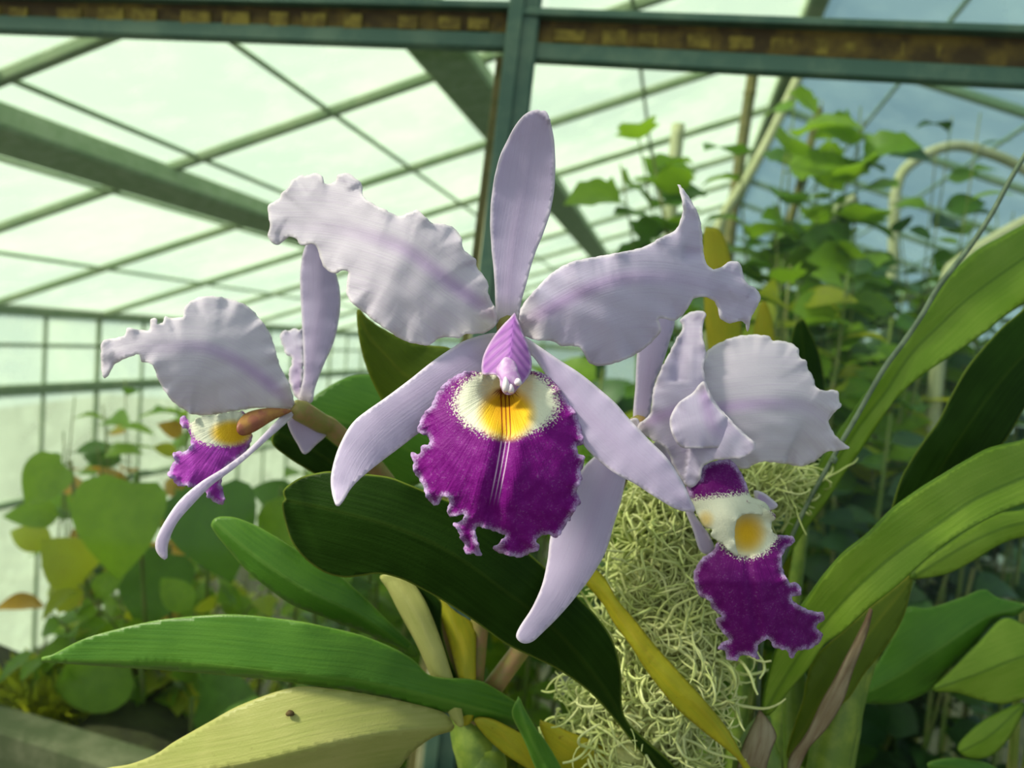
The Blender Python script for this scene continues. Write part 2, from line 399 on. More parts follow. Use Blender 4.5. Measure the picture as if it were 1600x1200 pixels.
M['bg2'] = mat_bg('mid_leaf', (0.06, 0.15, 0.02), (0.12, 0.24, 0.03), 0.35, (0.16, 0.32, 0.02))
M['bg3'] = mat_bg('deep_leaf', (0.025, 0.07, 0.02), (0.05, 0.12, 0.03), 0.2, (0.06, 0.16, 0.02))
M['bg4'] = mat_bg('yellow_leaf', (0.42, 0.42, 0.03), (0.34, 0.44, 0.03), 0.5, (0.62, 0.60, 0.03))
M['bg5'] = mat_bg('orange_leaf', (0.55, 0.28, 0.03), (0.60, 0.40, 0.05), 0.4, (0.7, 0.35, 0.03))

def mat_pane(name, white, tint, glassf):
    n = N(name); b = n.noise(n.pos(), 1.3, 4); b2 = n.noise(n.pos(), 9, 4)
    tr = n.new('ShaderNodeBsdfTransparent'); tr.inputs[0].default_value = tint + (1,)
    tl = n.new('ShaderNodeBsdfTranslucent'); tl.inputs[0].default_value = white + (1,)
    df = n.new('ShaderNodeBsdfDiffuse'); df.inputs[0].default_value = white + (1,)
    m1 = n.new('ShaderNodeMixShader'); m1.inputs[0].default_value = 0.3; n.lk(tl.outputs[0], m1.inputs[1]); n.lk(df.outputs[0], m1.inputs[2])
    m2 = n.new('ShaderNodeMixShader')
    n.lk(n.math('ADD', n.ss(b, 0.35, 0.7, glassf - 0.10, glassf + 0.10), n.ss(b2, 0.45, 0.7, -0.04, 0.05)), m2.inputs[0])
    n.lk(tr.outputs[0], m2.inputs[1]); n.lk(m1.outputs[0], m2.inputs[2]); n.lk(m2.outputs[0], n.out.inputs['Surface'])
    return n.m
M['pane'] = mat_pane('whitewashed_glass', (0.88, 0.95, 0.84), (0.93, 0.99, 0.93), 0.35)
M['pane_blue'] = mat_pane('clear_glass', (0.62, 0.74, 0.76), (0.66, 0.78, 0.82), 0.18)
def mat_window():
    n = N('dusty_window_glass'); b = n.noise(n.pos(), 7, 4)
    tr = n.new('ShaderNodeBsdfTransparent'); tr.inputs[0].default_value = (0.95, 0.985, 0.965, 1)
    gl = n.new('ShaderNodeBsdfGlossy'); gl.inputs['Roughness'].default_value = 0.05; gl.inputs['Color'].default_value = (0.8, 0.9, 0.88, 1)
    df = n.new('ShaderNodeBsdfDiffuse'); df.inputs[0].default_value = (0.60, 0.66, 0.58, 1)
    fr = n.new('ShaderNodeFresnel'); fr.inputs[0].default_value = 1.18
    m1 = n.new('ShaderNodeMixShader'); n.lk(fr.outputs[0], m1.inputs[0]); n.lk(tr.outputs[0], m1.inputs[1]); n.lk(gl.outputs[0], m1.inputs[2])
    m2 = n.new('ShaderNodeMixShader'); n.lk(n.ss(b, 0.35, 0.75, 0.0, 0.008), m2.inputs[0])
    n.lk(m1.outputs[0], m2.inputs[1]); n.lk(df.outputs[0], m2.inputs[2]); n.lk(m2.outputs[0], n.out.inputs['Surface']); return n.m
M['window'] = mat_window()

# ------------------------------------------------------------------ the greenhouse
S = 0.78
KB = 0.62                                 # bar sizes
AX = np.array([math.sin(R(12)), math.cos(R(12)), 0]); LT = np.array([-AX[1], AX[0], 0])
TAN = math.tan(R(18.3)); LE = 4.0; RIDGE = -0.44
def G(a, l, z): return tuple(np.array([0, 0, H]) + S * (AX * a + LT * l + np.array([0, 0, z])))
def zl(l): return (LE - l) * TAN if l >= RIDGE else (LE - RIDGE) * TAN - (RIDGE - l) * TAN
def struct(name, label=None):
    o = bpy.data.objects.new(name, None); COL.objects.link(o); o['kind'] = 'structure'
    if label: o['label'] = label
    return o

def plate_mesh(name, w_, h_, t_):
    bm = bmesh.new(); bmesh.ops.create_cube(bm, size=1.0)
    bmesh.ops.scale(bm, vec=(w_, h_, t_), verts=bm.verts); me = bpy.data.meshes.new(name); bm.to_mesh(me); bm.free(); return me
_pc = {}
def pane(parent, c0, ex, ey, mat, name='pane'):
    """glass plate: corner c0 and its two edge vectors"""
    ex = Vector(ex); ey = Vector(ey); c0 = Vector(c0)
    k = (round(ex.length, 3), round(ey.length, 3), mat)
    if k not in _pc:
        _pc[k] = plate_mesh(name, ex.length, ey.length, 0.004); _pc[k].materials.append(M[mat])
    o = bpy.data.objects.new(name, _pc[k]); COL.objects.link(o); o.parent = parent
    x = ex.normalized(); z = x.cross(ey).normalized(); y = z.cross(x)
    m = Matrix((x, y, z)).transposed().to_4x4(); m.translation = c0 + (ex + ey) / 2
    o.matrix_local = m; return o

RAFT = [-0.05] + [0.95 + 0.925 * k for k in range(0, 11)]
LATS = [4.0, 3.2, 2.40, 1.97, 1.40, 0.92, 0.25, -0.44]
def roof(name, label, lats, mat, thick):
    st = struct(name, label)
    upn = (Vector(G(0, lats[1], zl(lats[1]))) - Vector(G(0, lats[0], zl(lats[0])))).cross(Vector(tuple(AX))).normalized()
    if upn.z < 0: upn = -upn
    for i, a in enumerate(RAFT):
        bar('rafter', G(a, lats[0], zl(lats[0])), G(a, lats[-1], zl(lats[-1])), 0.045 * KB, 0.05 * KB, M['bar'], st, tuple(upn))
    a0, a1 = RAFT[0], RAFT[-1]
    for l in lats[1:-1]:
        bar('glazing_bar', G(a0, l, zl(l)), G(a1, l, zl(l)), 0.018 * KB, 0.02 * KB, M['bar'], st, tuple(upn))
    for l in thick:
        bar('purlin', G(a0, l, zl(l) - 0.05), G(a1, l, zl(l) - 0.05), 0.22 * KB, 0.12 * KB, M['beam'], st, tuple(upn))
    for i in range(len(RAFT) - 1):
        for j in range(len(lats) - 1):
            if RAFT[i + 1] < 0.9 and False: continue
            c = Vector(G(RAFT[i], lats[j], zl(lats[j]) + 0.012))
            pane(st, c, Vector(G(RAFT[i + 1], lats[j], zl(lats[j]) + 0.012)) - c, Vector(G(RAFT[i], lats[j + 1], zl(lats[j + 1]) + 0.012)) - c, mat)
    return st
roof('ceiling_left', 'whitewashed glass roof slope over the left side', LATS, 'pane', [2.14, 0.86])
RL = [-0.44, -0.9, -1.45, -2.0, -2.6, -3.2, -3.9, -4.88]
roof('ceiling_right', 'clear bluish glass roof slope over the right side', RL, 'pane_blue', [-2.3])
bar('ridge_beam', G(RAFT[0], RIDGE, zl(RIDGE)), G(RAFT[-1], RIDGE, zl(RIDGE)), 0.10 * KB, 0.12 * KB, M['bar'], bpy.data.objects['ceiling_left'])

wl = struct('wall_left', 'glazed side wall with thin green bars')
ZB = -H / S
ZW = [0.0, -0.22, -0.5, -1.22, ZB]
for z, tk in ((0.0, 0.09), (-0.22, 0.03), (-0.5, 0.085), (-1.22, 0.05)):
    bar('rail', G(RAFT[0], LE, z), G(RAFT[-1], LE, z), tk * KB, tk * KB, M['bar'], wl)
for i in range(len(RAFT) - 1):
    bar('mullion', G(RAFT[i], LE, 0), G(RAFT[i], LE, ZB), 0.035 * KB, 0.035 * KB, M['bar'], wl, tuple(AX))
    bar('mullion', G(RAFT[i] + 0.46, LE, 0), G(RAFT[i] + 0.46, LE, ZB), 0.025 * KB, 0.025 * KB, M['bar'], wl, tuple(AX))
    for j in range(4):
        c = Vector(G(RAFT[i], LE + 0.01, ZW[j]))
        pane(wl, c, Vector(G(RAFT[i + 1], LE + 0.01, ZW[j])) - c, Vector(G(RAFT[i], LE + 0.01, ZW[j + 1])) - c, 'pane')
wr = struct('wall_right', 'glazed far side wall beyond the shrubs')
for z, tk in ((0.0, 0.09), (-0.5, 0.05)):
    bar('rail', G(RAFT[0], -4.88, z), G(RAFT[-1], -4.88, z), tk * KB, tk * KB, M['bar'], wr)
for i in range(len(RAFT) - 1):
    bar('mullion', G(RAFT[i], -4.88, 0), G(RAFT[i], -4.88, ZB), 0.035 * KB, 0.035 * KB, M['bar'], wr, tuple(AX))
    for j, (za, zb) in enumerate(((0, -0.5), (-0.5, ZB))):
        c = Vector(G(RAFT[i], -4.89, za))
        pane(wr, c, Vector(G(RAFT[i + 1], -4.89, za)) - c, Vector(G(RAFT[i], -4.89, zb)) - c, 'pane_blue')
wb = struct('wall_back', 'glazed gable end far behind the plants')
AB = RAFT[-1]
ls = [4.0 - 0.74 * k for k in range(13)]
for z in (0.0, -0.5): bar('rail', G(AB, LE, z), G(AB, -4.88, z), 0.06 * KB, 0.08 * KB, M['bar'], wb)
for i in range(12):
    la, lb = ls[i], ls[i + 1]
    bar('mullion', G(AB, la, ZB), G(AB, la, zl(la)), 0.04 * KB, 0.04 * KB, M['bar'], wb, tuple(AX))
    for za, zb in ((ZB, -0.5), (-0.5, 0.0)):
        c = Vector(G(AB + 0.02, la, za)); pane(wb, c, Vector(G(AB + 0.02, lb, za)) - c, Vector(G(AB + 0.02, la, zb)) - c, 'pane')
    me = bpy.data.meshes.new('pane'); b0 = 0.003
    q = [G(AB + 0.02, la, 0), G(AB + 0.02, lb, 0), G(AB + 0.02, lb, zl(lb)), G(AB + 0.02, la, zl(la))]
    q2 = [G(AB + 0.02 + b0, la, 0), G(AB + 0.02 + b0, lb, 0), G(AB + 0.02 + b0, lb, zl(lb)), G(AB + 0.02 + b0, la, zl(la))]
    me.from_pydata(q + q2, [], [(0, 1, 2, 3), (7, 6, 5, 4), (0, 4, 5, 1), (1, 5, 6, 2), (2, 6, 7, 3), (3, 7, 4, 0)])
    link('pane', me, M['pane'], wb)

# floor
def grid_mesh(name, org, ex, ey, nx, ny, zf):
    vs_ = []; fs = []
    for j in range(ny + 1):
        for i in range(nx + 1):
            p = np.array(org) + np.array(ex) * i / nx + np.array(ey) * j / ny; p = p + np.array([0, 0, zf(p[0], p[1])]); vs_.append(tuple(p))
    for j in range(ny):
        for i in range(nx):
            k = j * (nx + 1) + i; fs.append((k, k + 1, k + nx + 2, k + nx + 1))
    me = bpy.data.meshes.new(name); me.from_pydata(vs_, [], fs); me.polygons.foreach_set('use_smooth', [True] * len(fs)); return me
fl = link('floor', grid_mesh('floor', (-9, -4, 0), (18, 0, 0), (0, 21, 0), 4, 4, lambda x, y: 0), M['floor']); fl['kind'] = 'structure'; fl['label'] = 'dark earth floor of the greenhouse'

# raised planting bed with a mossy stone edge
BZ = H - 0.47
def hitz(x, y, z):
    d = FW + RT * (x - 800) / FPX - UP * (y - 600) / FPX; return CAM + d * (z - H) / d[2]
e0 = hitz(0, 1138, BZ); e1 = hitz(210, 1204, BZ); ed = (e1 - e0) / np.linalg.norm(e1 - e0)
pa = e0 - ed * 1.2; pb = e0 + ed * 3.0; inn = np.array([-ed[1], ed[0], 0]); inn = inn if inn[1] > 0 else -inn
bed = struct('planting_bed', 'raised bed of dark soil behind the mossy stone edge')
me = grid_mesh('soil', pa + inn * 0.03, pb - pa, inn * 0.17, 60, 12, lambda x, y: -0.03 + 0.02 * math.sin(x * 9) * math.sin(y * 7 + 1) + 0.012 * math.sin(x * 31 + y * 17))
link('soil', me, M['soil'], bed)
NS = 9
for k in range(NS):
    a = pa + (pb - pa) * (k / NS); b = pa + (pb - pa) * ((k + 1) / NS) - ed * 0.006
    a = a + inn * 0.02 + np.array([0, 0, -0.05 + random.uniform(-.004, .004)]); b = b + inn * 0.02 + np.array([0, 0, -0.05])
    bar('edge_stone', a, b, 0.045, 0.10, M['ledge'], bed)
for k in range(NS):
    a = pa + (pb - pa) * (k / NS); b = pa + (pb - pa) * ((k + 1) / NS) - ed * 0.003
    dn = np.array([0, 0, -(BZ - 0.10) / 2 - 0.10])
    bar('bed_wall_block', a + inn * 0.06 + dn, b + inn * 0.06 + dn, 0.06, BZ - 0.10, M['teal'], bed)

# window partition: beam, post and dusty glass behind the orchids
win = struct('window_1', 'iron glazing frame with a rusty beam and a post behind the orchids')
def wbar(name, x0, y0, d0, x1, y1, d1, wd, hg, mat):
    a = P(x0, y0, d0); b = P(x1, y1, d1); return bar(name, a, b, wd, hg, M[mat], win)
DL, DR = 0.86, 0.80
wbar('lower_rail', -1100, 0, 0.878, 815, 68, 0.835, 0.016, 0.017, 'teal')
wbar('lower_rail', 815, 82, 0.835, 2400, 166, DR - 0.024, 0.016, 0.019, 'teal')
wbar('rusty_plate', -1100, -5, 0.878, 815, 36, 0.835, 0.010, 0.032, 'rust')
wbar('rusty_plate', 815, 48, 0.835, 2400, 118, DR - 0.024, 0.010, 0.042, 'rust')
wbar('top_rail', -1100, -31, 0.871, 820, 14, 0.828, 0.022, 0.007, 'teal')
wbar('top_rail', 815, 23, 0.826, 2400, 80, DR - 0.034, 0.022, 0.008, 'teal')
for k in range(16):                                     # rust blocks between the stays of the beam
    for lo_, hi_, y0, y1, dd0, dd1 in ((-250, 790, 16, 40, DL, 0.835), (860, 1900, 56, 100, 0.835, DR)):
        x = lo_ + (hi_ - lo_) * (k + 0.5) / 16 + random.uniform(-14, 14); f = (x - lo_) / (hi_ - lo_)
        hw = random.uniform(14, 26); y = y0 + (y1 - y0) * f; d = dd0 + (dd1 - dd0) * f - 0.006
        bar('rust_block', P(x - hw, y - hw * 0.035, d), P(x + hw, y + hw * 0.035, d), 0.006, random.uniform(0.012, 0.018), M['rustb'], win)
bar('post', P(842, -120, 0.83), P(690, 1230, 0.86), 0.026, 0.030, M['teal'], win, tuple(FW))
bar('post_flange', P(822, -120, 0.815), P(668, 1230, 0.845), 0.016, 0.010, M['teal'], win, tuple(FW))
bar('wooden_bead', P(797, 92, 0.85), P(655, 1230, 0.88), 0.013, 0.012, M['cream'], win, tuple(FW))
bar('wooden_bead', P(783, 92, 0.86), P(640, 1230, 0.89), 0.010, 0.012, M['branch'], win, tuple(FW))
for x0, x1, yt in ((-1100, 800, 40), (850, 1950, 95)):
    c = Vector(P(x0, yt - 15, 0.87)); ex = Vector(P(x1, yt + 20, 0.85)) - c
    ey = Vector((0, 0, BZ - 0.16 - c.z))
    pane(win, c, ex, ey, 'window')
    c2 = Vector(P(x0, yt - 60, 0.87)); ex2 = Vector(P(x1, yt - 25, 0.85)) - c2
    pane(win, c2, ex2, Vector((0, 0, 0.35)), 'window')

# staging bench that carries the orchids (below the frame)
bench = thing('plant_bench', 'grey slatted wooden bench under the orchid plants', 'bench', (0.05, 0.34, 0))
for k in range(5):
    y = 0.24 + 0.05 * k
    bar('slat', (-0.45, y, H - 0.33), (0.55, y, H - 0.33), 0.04, 0.018, M['wood'], bench)
for x in (-0.4, 0.5):
    bar('bearer', (x, 0.22, H - 0.355), (x, 0.46, H - 0.355), 0.04, 0.03, M['wood'], bench)
    for y in (0.25, 0.43): bar('leg', (x, y, 0.0), (x, y, H - 0.37), 0.04, 0.04, M['wood'], bench, (0, 1, 0))
BENCH = H - 0.321

# ------------------------------------------------------------------ the flowering orchid
root = P(735, 1120, 0.345).copy(); root[2] = BENCH
orchid = thing('orchid_plant', 'orchid with three lavender flowers, purple lips and a notched dark leaf', 'orchid', tuple(root))

def flower(pts, rad, label):
    o = link('flower', tube_mesh('flower', pts, rad, 10), M['stalk']); put(o, orchid); o['label'] = label; return o

# --- centre flower
fc = flower([P(795, 512, .2665), P(797, 520, .275), P(800, 560, .300), P(770, 800, .335), P(738, 1080, .345), P(735, 1150, .347)],
            [.0045, .004, .0035, .0035, .005, .006], 'large lavender flower facing the camera with a broad purple lip')
D = 0.264
ol = Z1([(1115, 985), (1090, 930), (1085, 870), (1035, 800), (1030, 765), (975, 720), (960, 660), (930, 620), (880, 598), (830, 595), (790, 565), (760, 535), (720, 545), (670, 562), (600, 530), (540, 500), (500, 465), (495, 415), (460, 380), (430, 362), (385, 368), (370, 400), (320, 410), (305, 370), (270, 362), (230, 375), (215, 370), (170, 395), (150, 430), (115, 460), (110, 480), (60, 510), (55, 540), (65, 610), (55, 660), (90, 698), (115, 690), (150, 660), (190, 670), (210, 700), (260, 690), (290, 720), (300, 760), (325, 810), (365, 830), (400, 815), (430, 825), (425, 880), (425, 930), (450, 970), (500, 1010), (560, 1060), (620, 1100), (680, 1140), (740, 1160), (810, 1168), (850, 1140), (900, 1130), (950, 1135), (985, 1115), (1040, 1115), (1085, 1105), (1130, 1060)])
md = Z1([(1140, 1045, 0), (1000, 940, -3), (900, 870, -5), (800, 790, -6), (700, 720, -6), (600, 680, -4), (500, 650, 0), (400, 625, 5), (300, 610, 10), (200, 605, 15), (110, 605, 19), (60, 600, 21)])
sheet('petal', ol, md, D, M['petal_pale'], fc, 4.5, (0.9, 0.9), (-0.10, -0.05), (1.1, 16, 74), (0.45, 13), 0.0006, seed=1)
ol = Z1([(1125, 1060), (1122, 985), (1118, 850), (1105, 720), (1100, 600), (1105, 480), (1120, 380), (1150, 270), (1190, 185), (1230, 120), (1270, 80), (1305, 66), (1330, 70), (1345, 68), (1365, 78), (1385, 150), (1398, 230), (1400, 340), (1395, 450), (1375, 550), (1345, 640), (1300, 760), (1260, 900), (1240, 980), (1225, 1060)])
md = Z1([(1175, 1070, 1), (1190, 850, 3), (1215, 650, 4), (1250, 450, 3), (1280, 250, -1), (1310, 100, -6), (1325, 70, -8)])
sheet('sepal', ol, md, D + .003, M['sepal'], fc, 5, (-2.2, -2.2), (0.12, 0.12), (0.3, 14, 80), seed=2)
ol = Z2([(85, 640), (100, 600), (150, 540), (220, 470), (300, 425), (400, 403), (500, 385), (600, 362), (680, 320), (735, 290), (760, 245), (770, 200), (762, 150), (742, 102), (775, 130), (812, 190), (835, 240), (846, 310), (852, 390), (870, 440), (900, 455), (930, 445), (955, 425), (990, 422), (1010, 445), (1020, 490), (1040, 520), (1070, 535), (1090, 575), (1070, 620), (1045, 670), (1035, 715), (1015, 672), (960, 680), (925, 660), (910, 610), (885, 580), (850, 570), (810, 580), (785, 620), (760, 650), (730, 670), (700, 665), (665, 662), (675, 710), (640, 755), (600, 790), (540, 825), (470, 850), (410, 858), (370, 840), (345, 790), (310, 775), (260, 775), (220, 755), (160, 750), (120, 740), (80, 715)])
md = Z2([(75, 695, 0), (200, 625, -3), (300, 570, -5), (400, 525, -6), (500, 495, -5), (600, 485, -3), (700, 490, 0), (800, 505, 4), (900, 530, 9), (1000, 560, 14), (1085, 590, 18)])
def spike(x, y):
    X = (x - 780) * 2.6667; Y = (y - 250) * 2.6667
    return np.clip((400 - Y) / 300, 0, 1) * np.clip((X - 690) / 60, 0, 1) * -9 + 3.0 * np.exp(-((Y - 390) / 25) ** 2) * np.clip((X - 760) / 20, 0, 1) * (X < 860)
sheet('petal', ol, md, D, M['petal'], fc, 4.5, (0.8, 1.1), (0.10, 0.06), (1.2, 16, 78), (0.4, 12), 0.0006, dfun=spike, seed=3)
ol = [(773, 520)] + Z8([(740, 480), (650, 530), (550, 600), (450, 680), (330, 770), (230, 840), (170, 890), (125, 955)]) + [(525, 710), (517, 745), (519, 772), (526, 790), (535, 783), (548, 763), (562, 748), (578, 735), (600, 718), (632, 694), (650, 680), (680, 662), (715, 640), (745, 605), (770, 565), (790, 530)]
md = [(785, 528, 2), (720, 568, -1), (650, 615, -4), (590, 660, -7), (550, 705, -12), (528, 750, -18), (524, 788, -23)]
sheet('sepal', ol, md, D + .001, M['sepal'], fc, 5, (1.6, 1.6), (-0.05, 0.08), (0.3, 14, 70), seed=4)
ol = [(806, 522)] + [(823, 528), (844, 542), (875, 563), (906, 583), (937, 608), (962, 630), (981, 652), (1000, 672), (1016, 689), (1041, 714), (1062, 745), (1077, 775), (1086, 798), (1069, 799), (1051, 793), (1021, 775), (990, 755), (970, 745), (950, 732), (927, 712), (910, 692), (890, 650), (865, 605), (835, 560), (812, 540)]
md = [(805, 528, 1), (860, 580, -3), (910, 640, -7), (960, 690, -10), (1010, 735, -12), (1060, 780, -12), (1084, 797, -11)]
sheet('sepal', ol, md, D - .001, M['sepal'], fc, 5, (1.8, 1.4), (0.05, -0.03), (0.3, 14, 70), seed=5)

LO3 = [(440, 292), (375, 285), (320, 305), (270, 340), (235, 385), (210, 440), (180, 470), (160, 510), (150, 555), (190, 575), (205, 600), (190, 615), (165, 620), (160, 655), (120, 648), (130, 690), (130, 730), (150, 760), (175, 800), (185, 840), (210, 875), (240, 885), (260, 850), (285, 848), (290, 880), (280, 910), (300, 937), (345, 925), (358, 932), (352, 948), (332, 958), (310, 968), (330, 1000), (345, 1040), (360, 1060), (355, 1085), (375, 1105), (400, 1100), (420, 1110), (437, 1105), (424, 1070), (410, 1020), (412, 985), (440, 985), (490, 1000), (530, 1015), (540, 1018), (520, 1050), (485, 1075), (510, 1095), (560, 1110), (610, 1118), (650, 1100), (690, 1085), (695, 1068), (680, 1050), (690, 1030), (730, 1015), (765, 1030), (790, 1010), (820, 960), (830, 955), (840, 930), (865, 890), (880, 870), (862, 820), (885, 770), (880, 740), (895, 690), (890, 660), (868, 655), (865, 620), (890, 610), (885, 560), (870, 500), (840, 440), (800, 390), (770, 345), (720, 300), (650, 285), (600, 300), (545, 320), (490, 300)]
def lipd(x, y):
    X = (x - 600) * 2.858; Y = (y - 480) * 2.858
    rx = (X - 540) / 370
    q = np.clip((Y - 260) / 520, 0, 1); dz = -4 - 15 * np.sin(q * 1.5708) + 9 * np.clip((Y - 760) / 360, 0, 1) ** 1.5
    dz = dz + 9 * np.abs(rx) ** 2.2
    dz = dz + 15 * np.exp(-((X - 545) / 95) ** 2 - ((Y - 400) / 75) ** 2)
    cl = 545 - 60 * np.clip((Y - 560) / 330, 0, 1)
    return dz + 1.6 * np.exp(-((X - cl) / 28) ** 2) * np.clip((Y - 450) / 100, 0, 1) - 1.2 * np.exp(-((np.abs(X - cl) - 75) / 40) ** 2) * np.clip((Y - 500) / 100, 0, 1)
def lipf(x, y, e):
    X = (x - 600) * 2.858; Y = (y - 480) * 2.858
    cl = 545 - 60 * np.clip((Y - 560) / 330, 0, 1) ** 1.2 - 8 * np.clip((560 - Y) / 200, 0, 1)
    return {'wht': 1 - ((X - 545) / 225) ** 2 - ((Y - 425) / 150) ** 2, 'yel': 1 - ((X - 548) / 125) ** 2 - ((Y - 478) / 112) ** 2,
            'lx': (X - cl) / 1000, 'ly': Y / 1000, 'ang': np.arctan2(X - 545, Y - 340), 'rad': np.hypot(X - 545, Y - 340) / 1000}
sheet('lip', Z3(LO3), Z3([(545, 320, 0), (545, 560, 0), (490, 880, 0), (470, 1000, 0)]), D - .002, M['lip'], fc, 3.2, (0, 0), (0, 0), (1.5, 10, 48), (0.7, 9), 0.0005, lipd, lipf, 6)
ol = Z3([(585, 25), (600, 60), (620, 110), (645, 170), (660, 240), (655, 290), (630, 330), (605, 355), (575, 388), (540, 388), (520, 355), (515, 320), (490, 300), (440, 296), (438, 240), (455, 190), (490, 130), (530, 80), (560, 50)])
md = Z3([(585, 20, 2), (572, 120, -6), (562, 240, -13), (556, 340, -17), (556, 390, -17)])
sheet('lip_hood', ol, md, D - .001, M['hood'], fc, 3.2, (4.0, 4.0), (0.35, 0.35), (0.2, 8, 40), thick=0.0006, seed=7)
ol = Z3([(545, 222), (585, 245), (600, 290), (614, 330), (592, 358), (575, 388), (545, 388), (523, 360), (525, 325), (500, 285), (520, 245)])
md = Z3([(548, 222, -1), (556, 290, -3.5), (558, 345, -4.5), (558, 390, -2)])
sheet('column', ol, md, D - .0155, M['column'], fc, 3.0, (9, 9), (0.1, 0.1), thick=0.001, seed=8)
def blob(name, c, ax, mat, parent, n=12):
    bm = bmesh.new(); bmesh.ops.create_uvsphere(bm, u_segments=n, v_segments=n // 2 + 2, radius=1.0)
    for v in bm.verts:
        k = 1 + 0.12 * math.sin(v.co.x * 3 + v.co.z * 2); q = v.co * k
        v.co = Vector(c) + Vector(tuple(RT)) * q.x * ax[0] + Vector(tuple(UP)) * q.z * ax[1] + Vector(tuple(FW)) * q.y * ax[2]
    me = bpy.data.meshes.new(name); bm.to_mesh(me); bm.free(); me.polygons.foreach_set('use_smooth', [True] * len(me.polygons))
    o = link(name, me, mat); put(o, parent); return o
for (X, Y, a, b) in ((543, 348, 15, 32), (598, 335, 16, 16), (566, 365, 14, 20)):
    q = Z3([(X, Y)])[0]; mmx = D / FPX / 2.858
    blob('anther_lobe', P(q[0], q[1], D - .0205), (a * mmx, b * mmx, .0016), M['anther'], fc)

# --- left flower, seen from its side
DLF = 0.305
fl_ = flower([P(458, 634, DLF + .001), P(470, 642, DLF + .003), P(500, 660, DLF + .010), P(530, 680, DLF + .018), P(620, 780, .338), P(705, 1040, .347), P(730, 1140, .348)],
             [.0030, .0045, .0042, .0040, .0038, .005, .006], 'lavender flower at the left seen from its side')
ol = Z4([(720, 618), (700, 540), (670, 480), (640, 380), (600, 320), (560, 280), (500, 255), (430, 245), (380, 255), (345, 285), (340, 315), (300, 320), (280, 315), (270, 335), (250, 340), (245, 320), (230, 325), (225, 360), (190, 360), (150, 355), (140, 380), (100, 390), (65, 400), (60, 450), (65, 518), (80, 520), (95, 492), (120, 470), (160, 450), (190, 445), (200, 470), (235, 480), (260, 540), (300, 600), (340, 630), (380, 650), (450, 650), (520, 637), (600, 627), (680, 632)])
md = Z4([(715, 620, 0), (640, 550, -5), (560, 490, -10), (480, 445, -14), (400, 420, -17), (300, 420, -19), (200, 425, -19), (120, 440, -17), (70, 480, -14)])
sheet('petal', ol, md, DLF, M['petal_pale'], fl_, 4.5, (1.4, 1.0), (-0.05, 0.1), (1.0, 14, 56), (0.5, 12), 0.0006, seed=11)
ol = Z4([(735, 605), (750, 520), (750, 430), (745, 330), (740, 230), (740, 150), (755, 80), (785, 40), (815, 38), (840, 90), (862, 170), (875, 225), (875, 300), (855, 400), (820, 480), (790, 560), (778, 608)])
md = Z4([(757, 612, 2), (780, 450, 5), (805, 300, 7), (812, 180, 6), (812, 42, 3)])
sheet('sepal', ol, md, DLF + .004, M['sepal'], fl_, 5, (2, 2), (0, 0.15), (0.4, 12, 60), seed=12)
ol = Z4([(670, 380), (690, 360), (705, 364), (720, 353), (735, 362), (752, 365), (750, 480), (745, 570), (735, 595), (720, 585), (700, 520), (712, 460), (690, 440), (680, 415)])
sheet('petal', ol, Z4([(735, 595, 3), (728, 500, 10), (720, 420, 17), (705, 360, 22)]), DLF + .004, M['petal'], fl_, 4.5, (2, 2), (0, 0), (0.8, 10, 30), (0.8, 11), seed=13)
ol = Z4([(690, 640), (640, 690), (560, 770), (480, 830), (400, 880), (330, 940), (280, 1010), (250, 1070), (247, 1110), (268, 1140), (285, 1140), (290, 1090), (320, 1020), (380, 950), (440, 890), (520, 830), (600, 760), (680, 690), (715, 655), (712, 640)])
md = Z4([(708, 645, 0), (640, 705, -9), (540, 805, -20), (430, 880, -27), (340, 965, -31), (275, 1060, -32), (275, 1140, -31)])
sheet('sepal', ol, md, DLF - .001, M['sepal'], fl_, 4.5, (7, 7), (0, 0), (0, 10, 30), seed=14)
ol = Z4([(698, 668), (740, 655), (790, 690), (830, 715), (795, 752), (755, 785), (730, 750), (705, 705)])
sheet('sepal', ol, Z4([(715, 640, 1), (745, 700, 6), (765, 765, 10)]), DLF + .002, M['sepal'], fl_, 4.5, (3, 3), seed=15)
ol = Z4([(335, 655), (352, 658), (365, 678), (382, 668), (405, 655), (450, 650), (520, 638), (560, 650), (560, 690), (575, 710), (572, 745), (545, 790), (500, 822), (472, 870), (480, 920), (481, 950), (463, 956), (430, 935), (415, 912), (380, 900), (350, 893), (322, 893), (305, 870), (288, 852), (310, 805), (308, 778), (352, 772), (368, 740), (355, 702), (330, 682)])
def lip3f(x, y, e):
    X = (x - 130) * 2.1815; Y = (y - 350) * 2.1815
    return {'wht': 1 - ((X - 470) / 108) ** 2 - ((Y - 690) / 66) ** 2, 'yel': 0.8 - ((X - 505) / 78) ** 2 - ((Y - 712) / 48) ** 2, 'lx': X * 0, 'ly': X * 0,
            'ang': np.arctan2(X - 540, Y - 650), 'rad': np.hypot(X - 540, Y - 650) / 1000}
sheet('lip', ol, Z4([(560, 660, -4), (450, 720, -14), (380, 820, -20), (330, 890, -22)]), DLF - .001, M['lip3'], fl_, 3.2, (1.5, 1.5), (0, 0), (1.4, 10, 40), (0.9, 9), 0.0005, None, lip3f, 16)
ol = Z4([(523, 705), (530, 670), (560, 642), (620, 628), (690, 630), (708, 640), (650, 668), (585, 708), (545, 722)])
sheet('lip_tube', ol, Z4([(705, 638, -1), (620, 660, -7), (530, 705, -13)]), DLF - .002, M['tube_brown'], fl_, 3.5, (14, 14), seed=17)

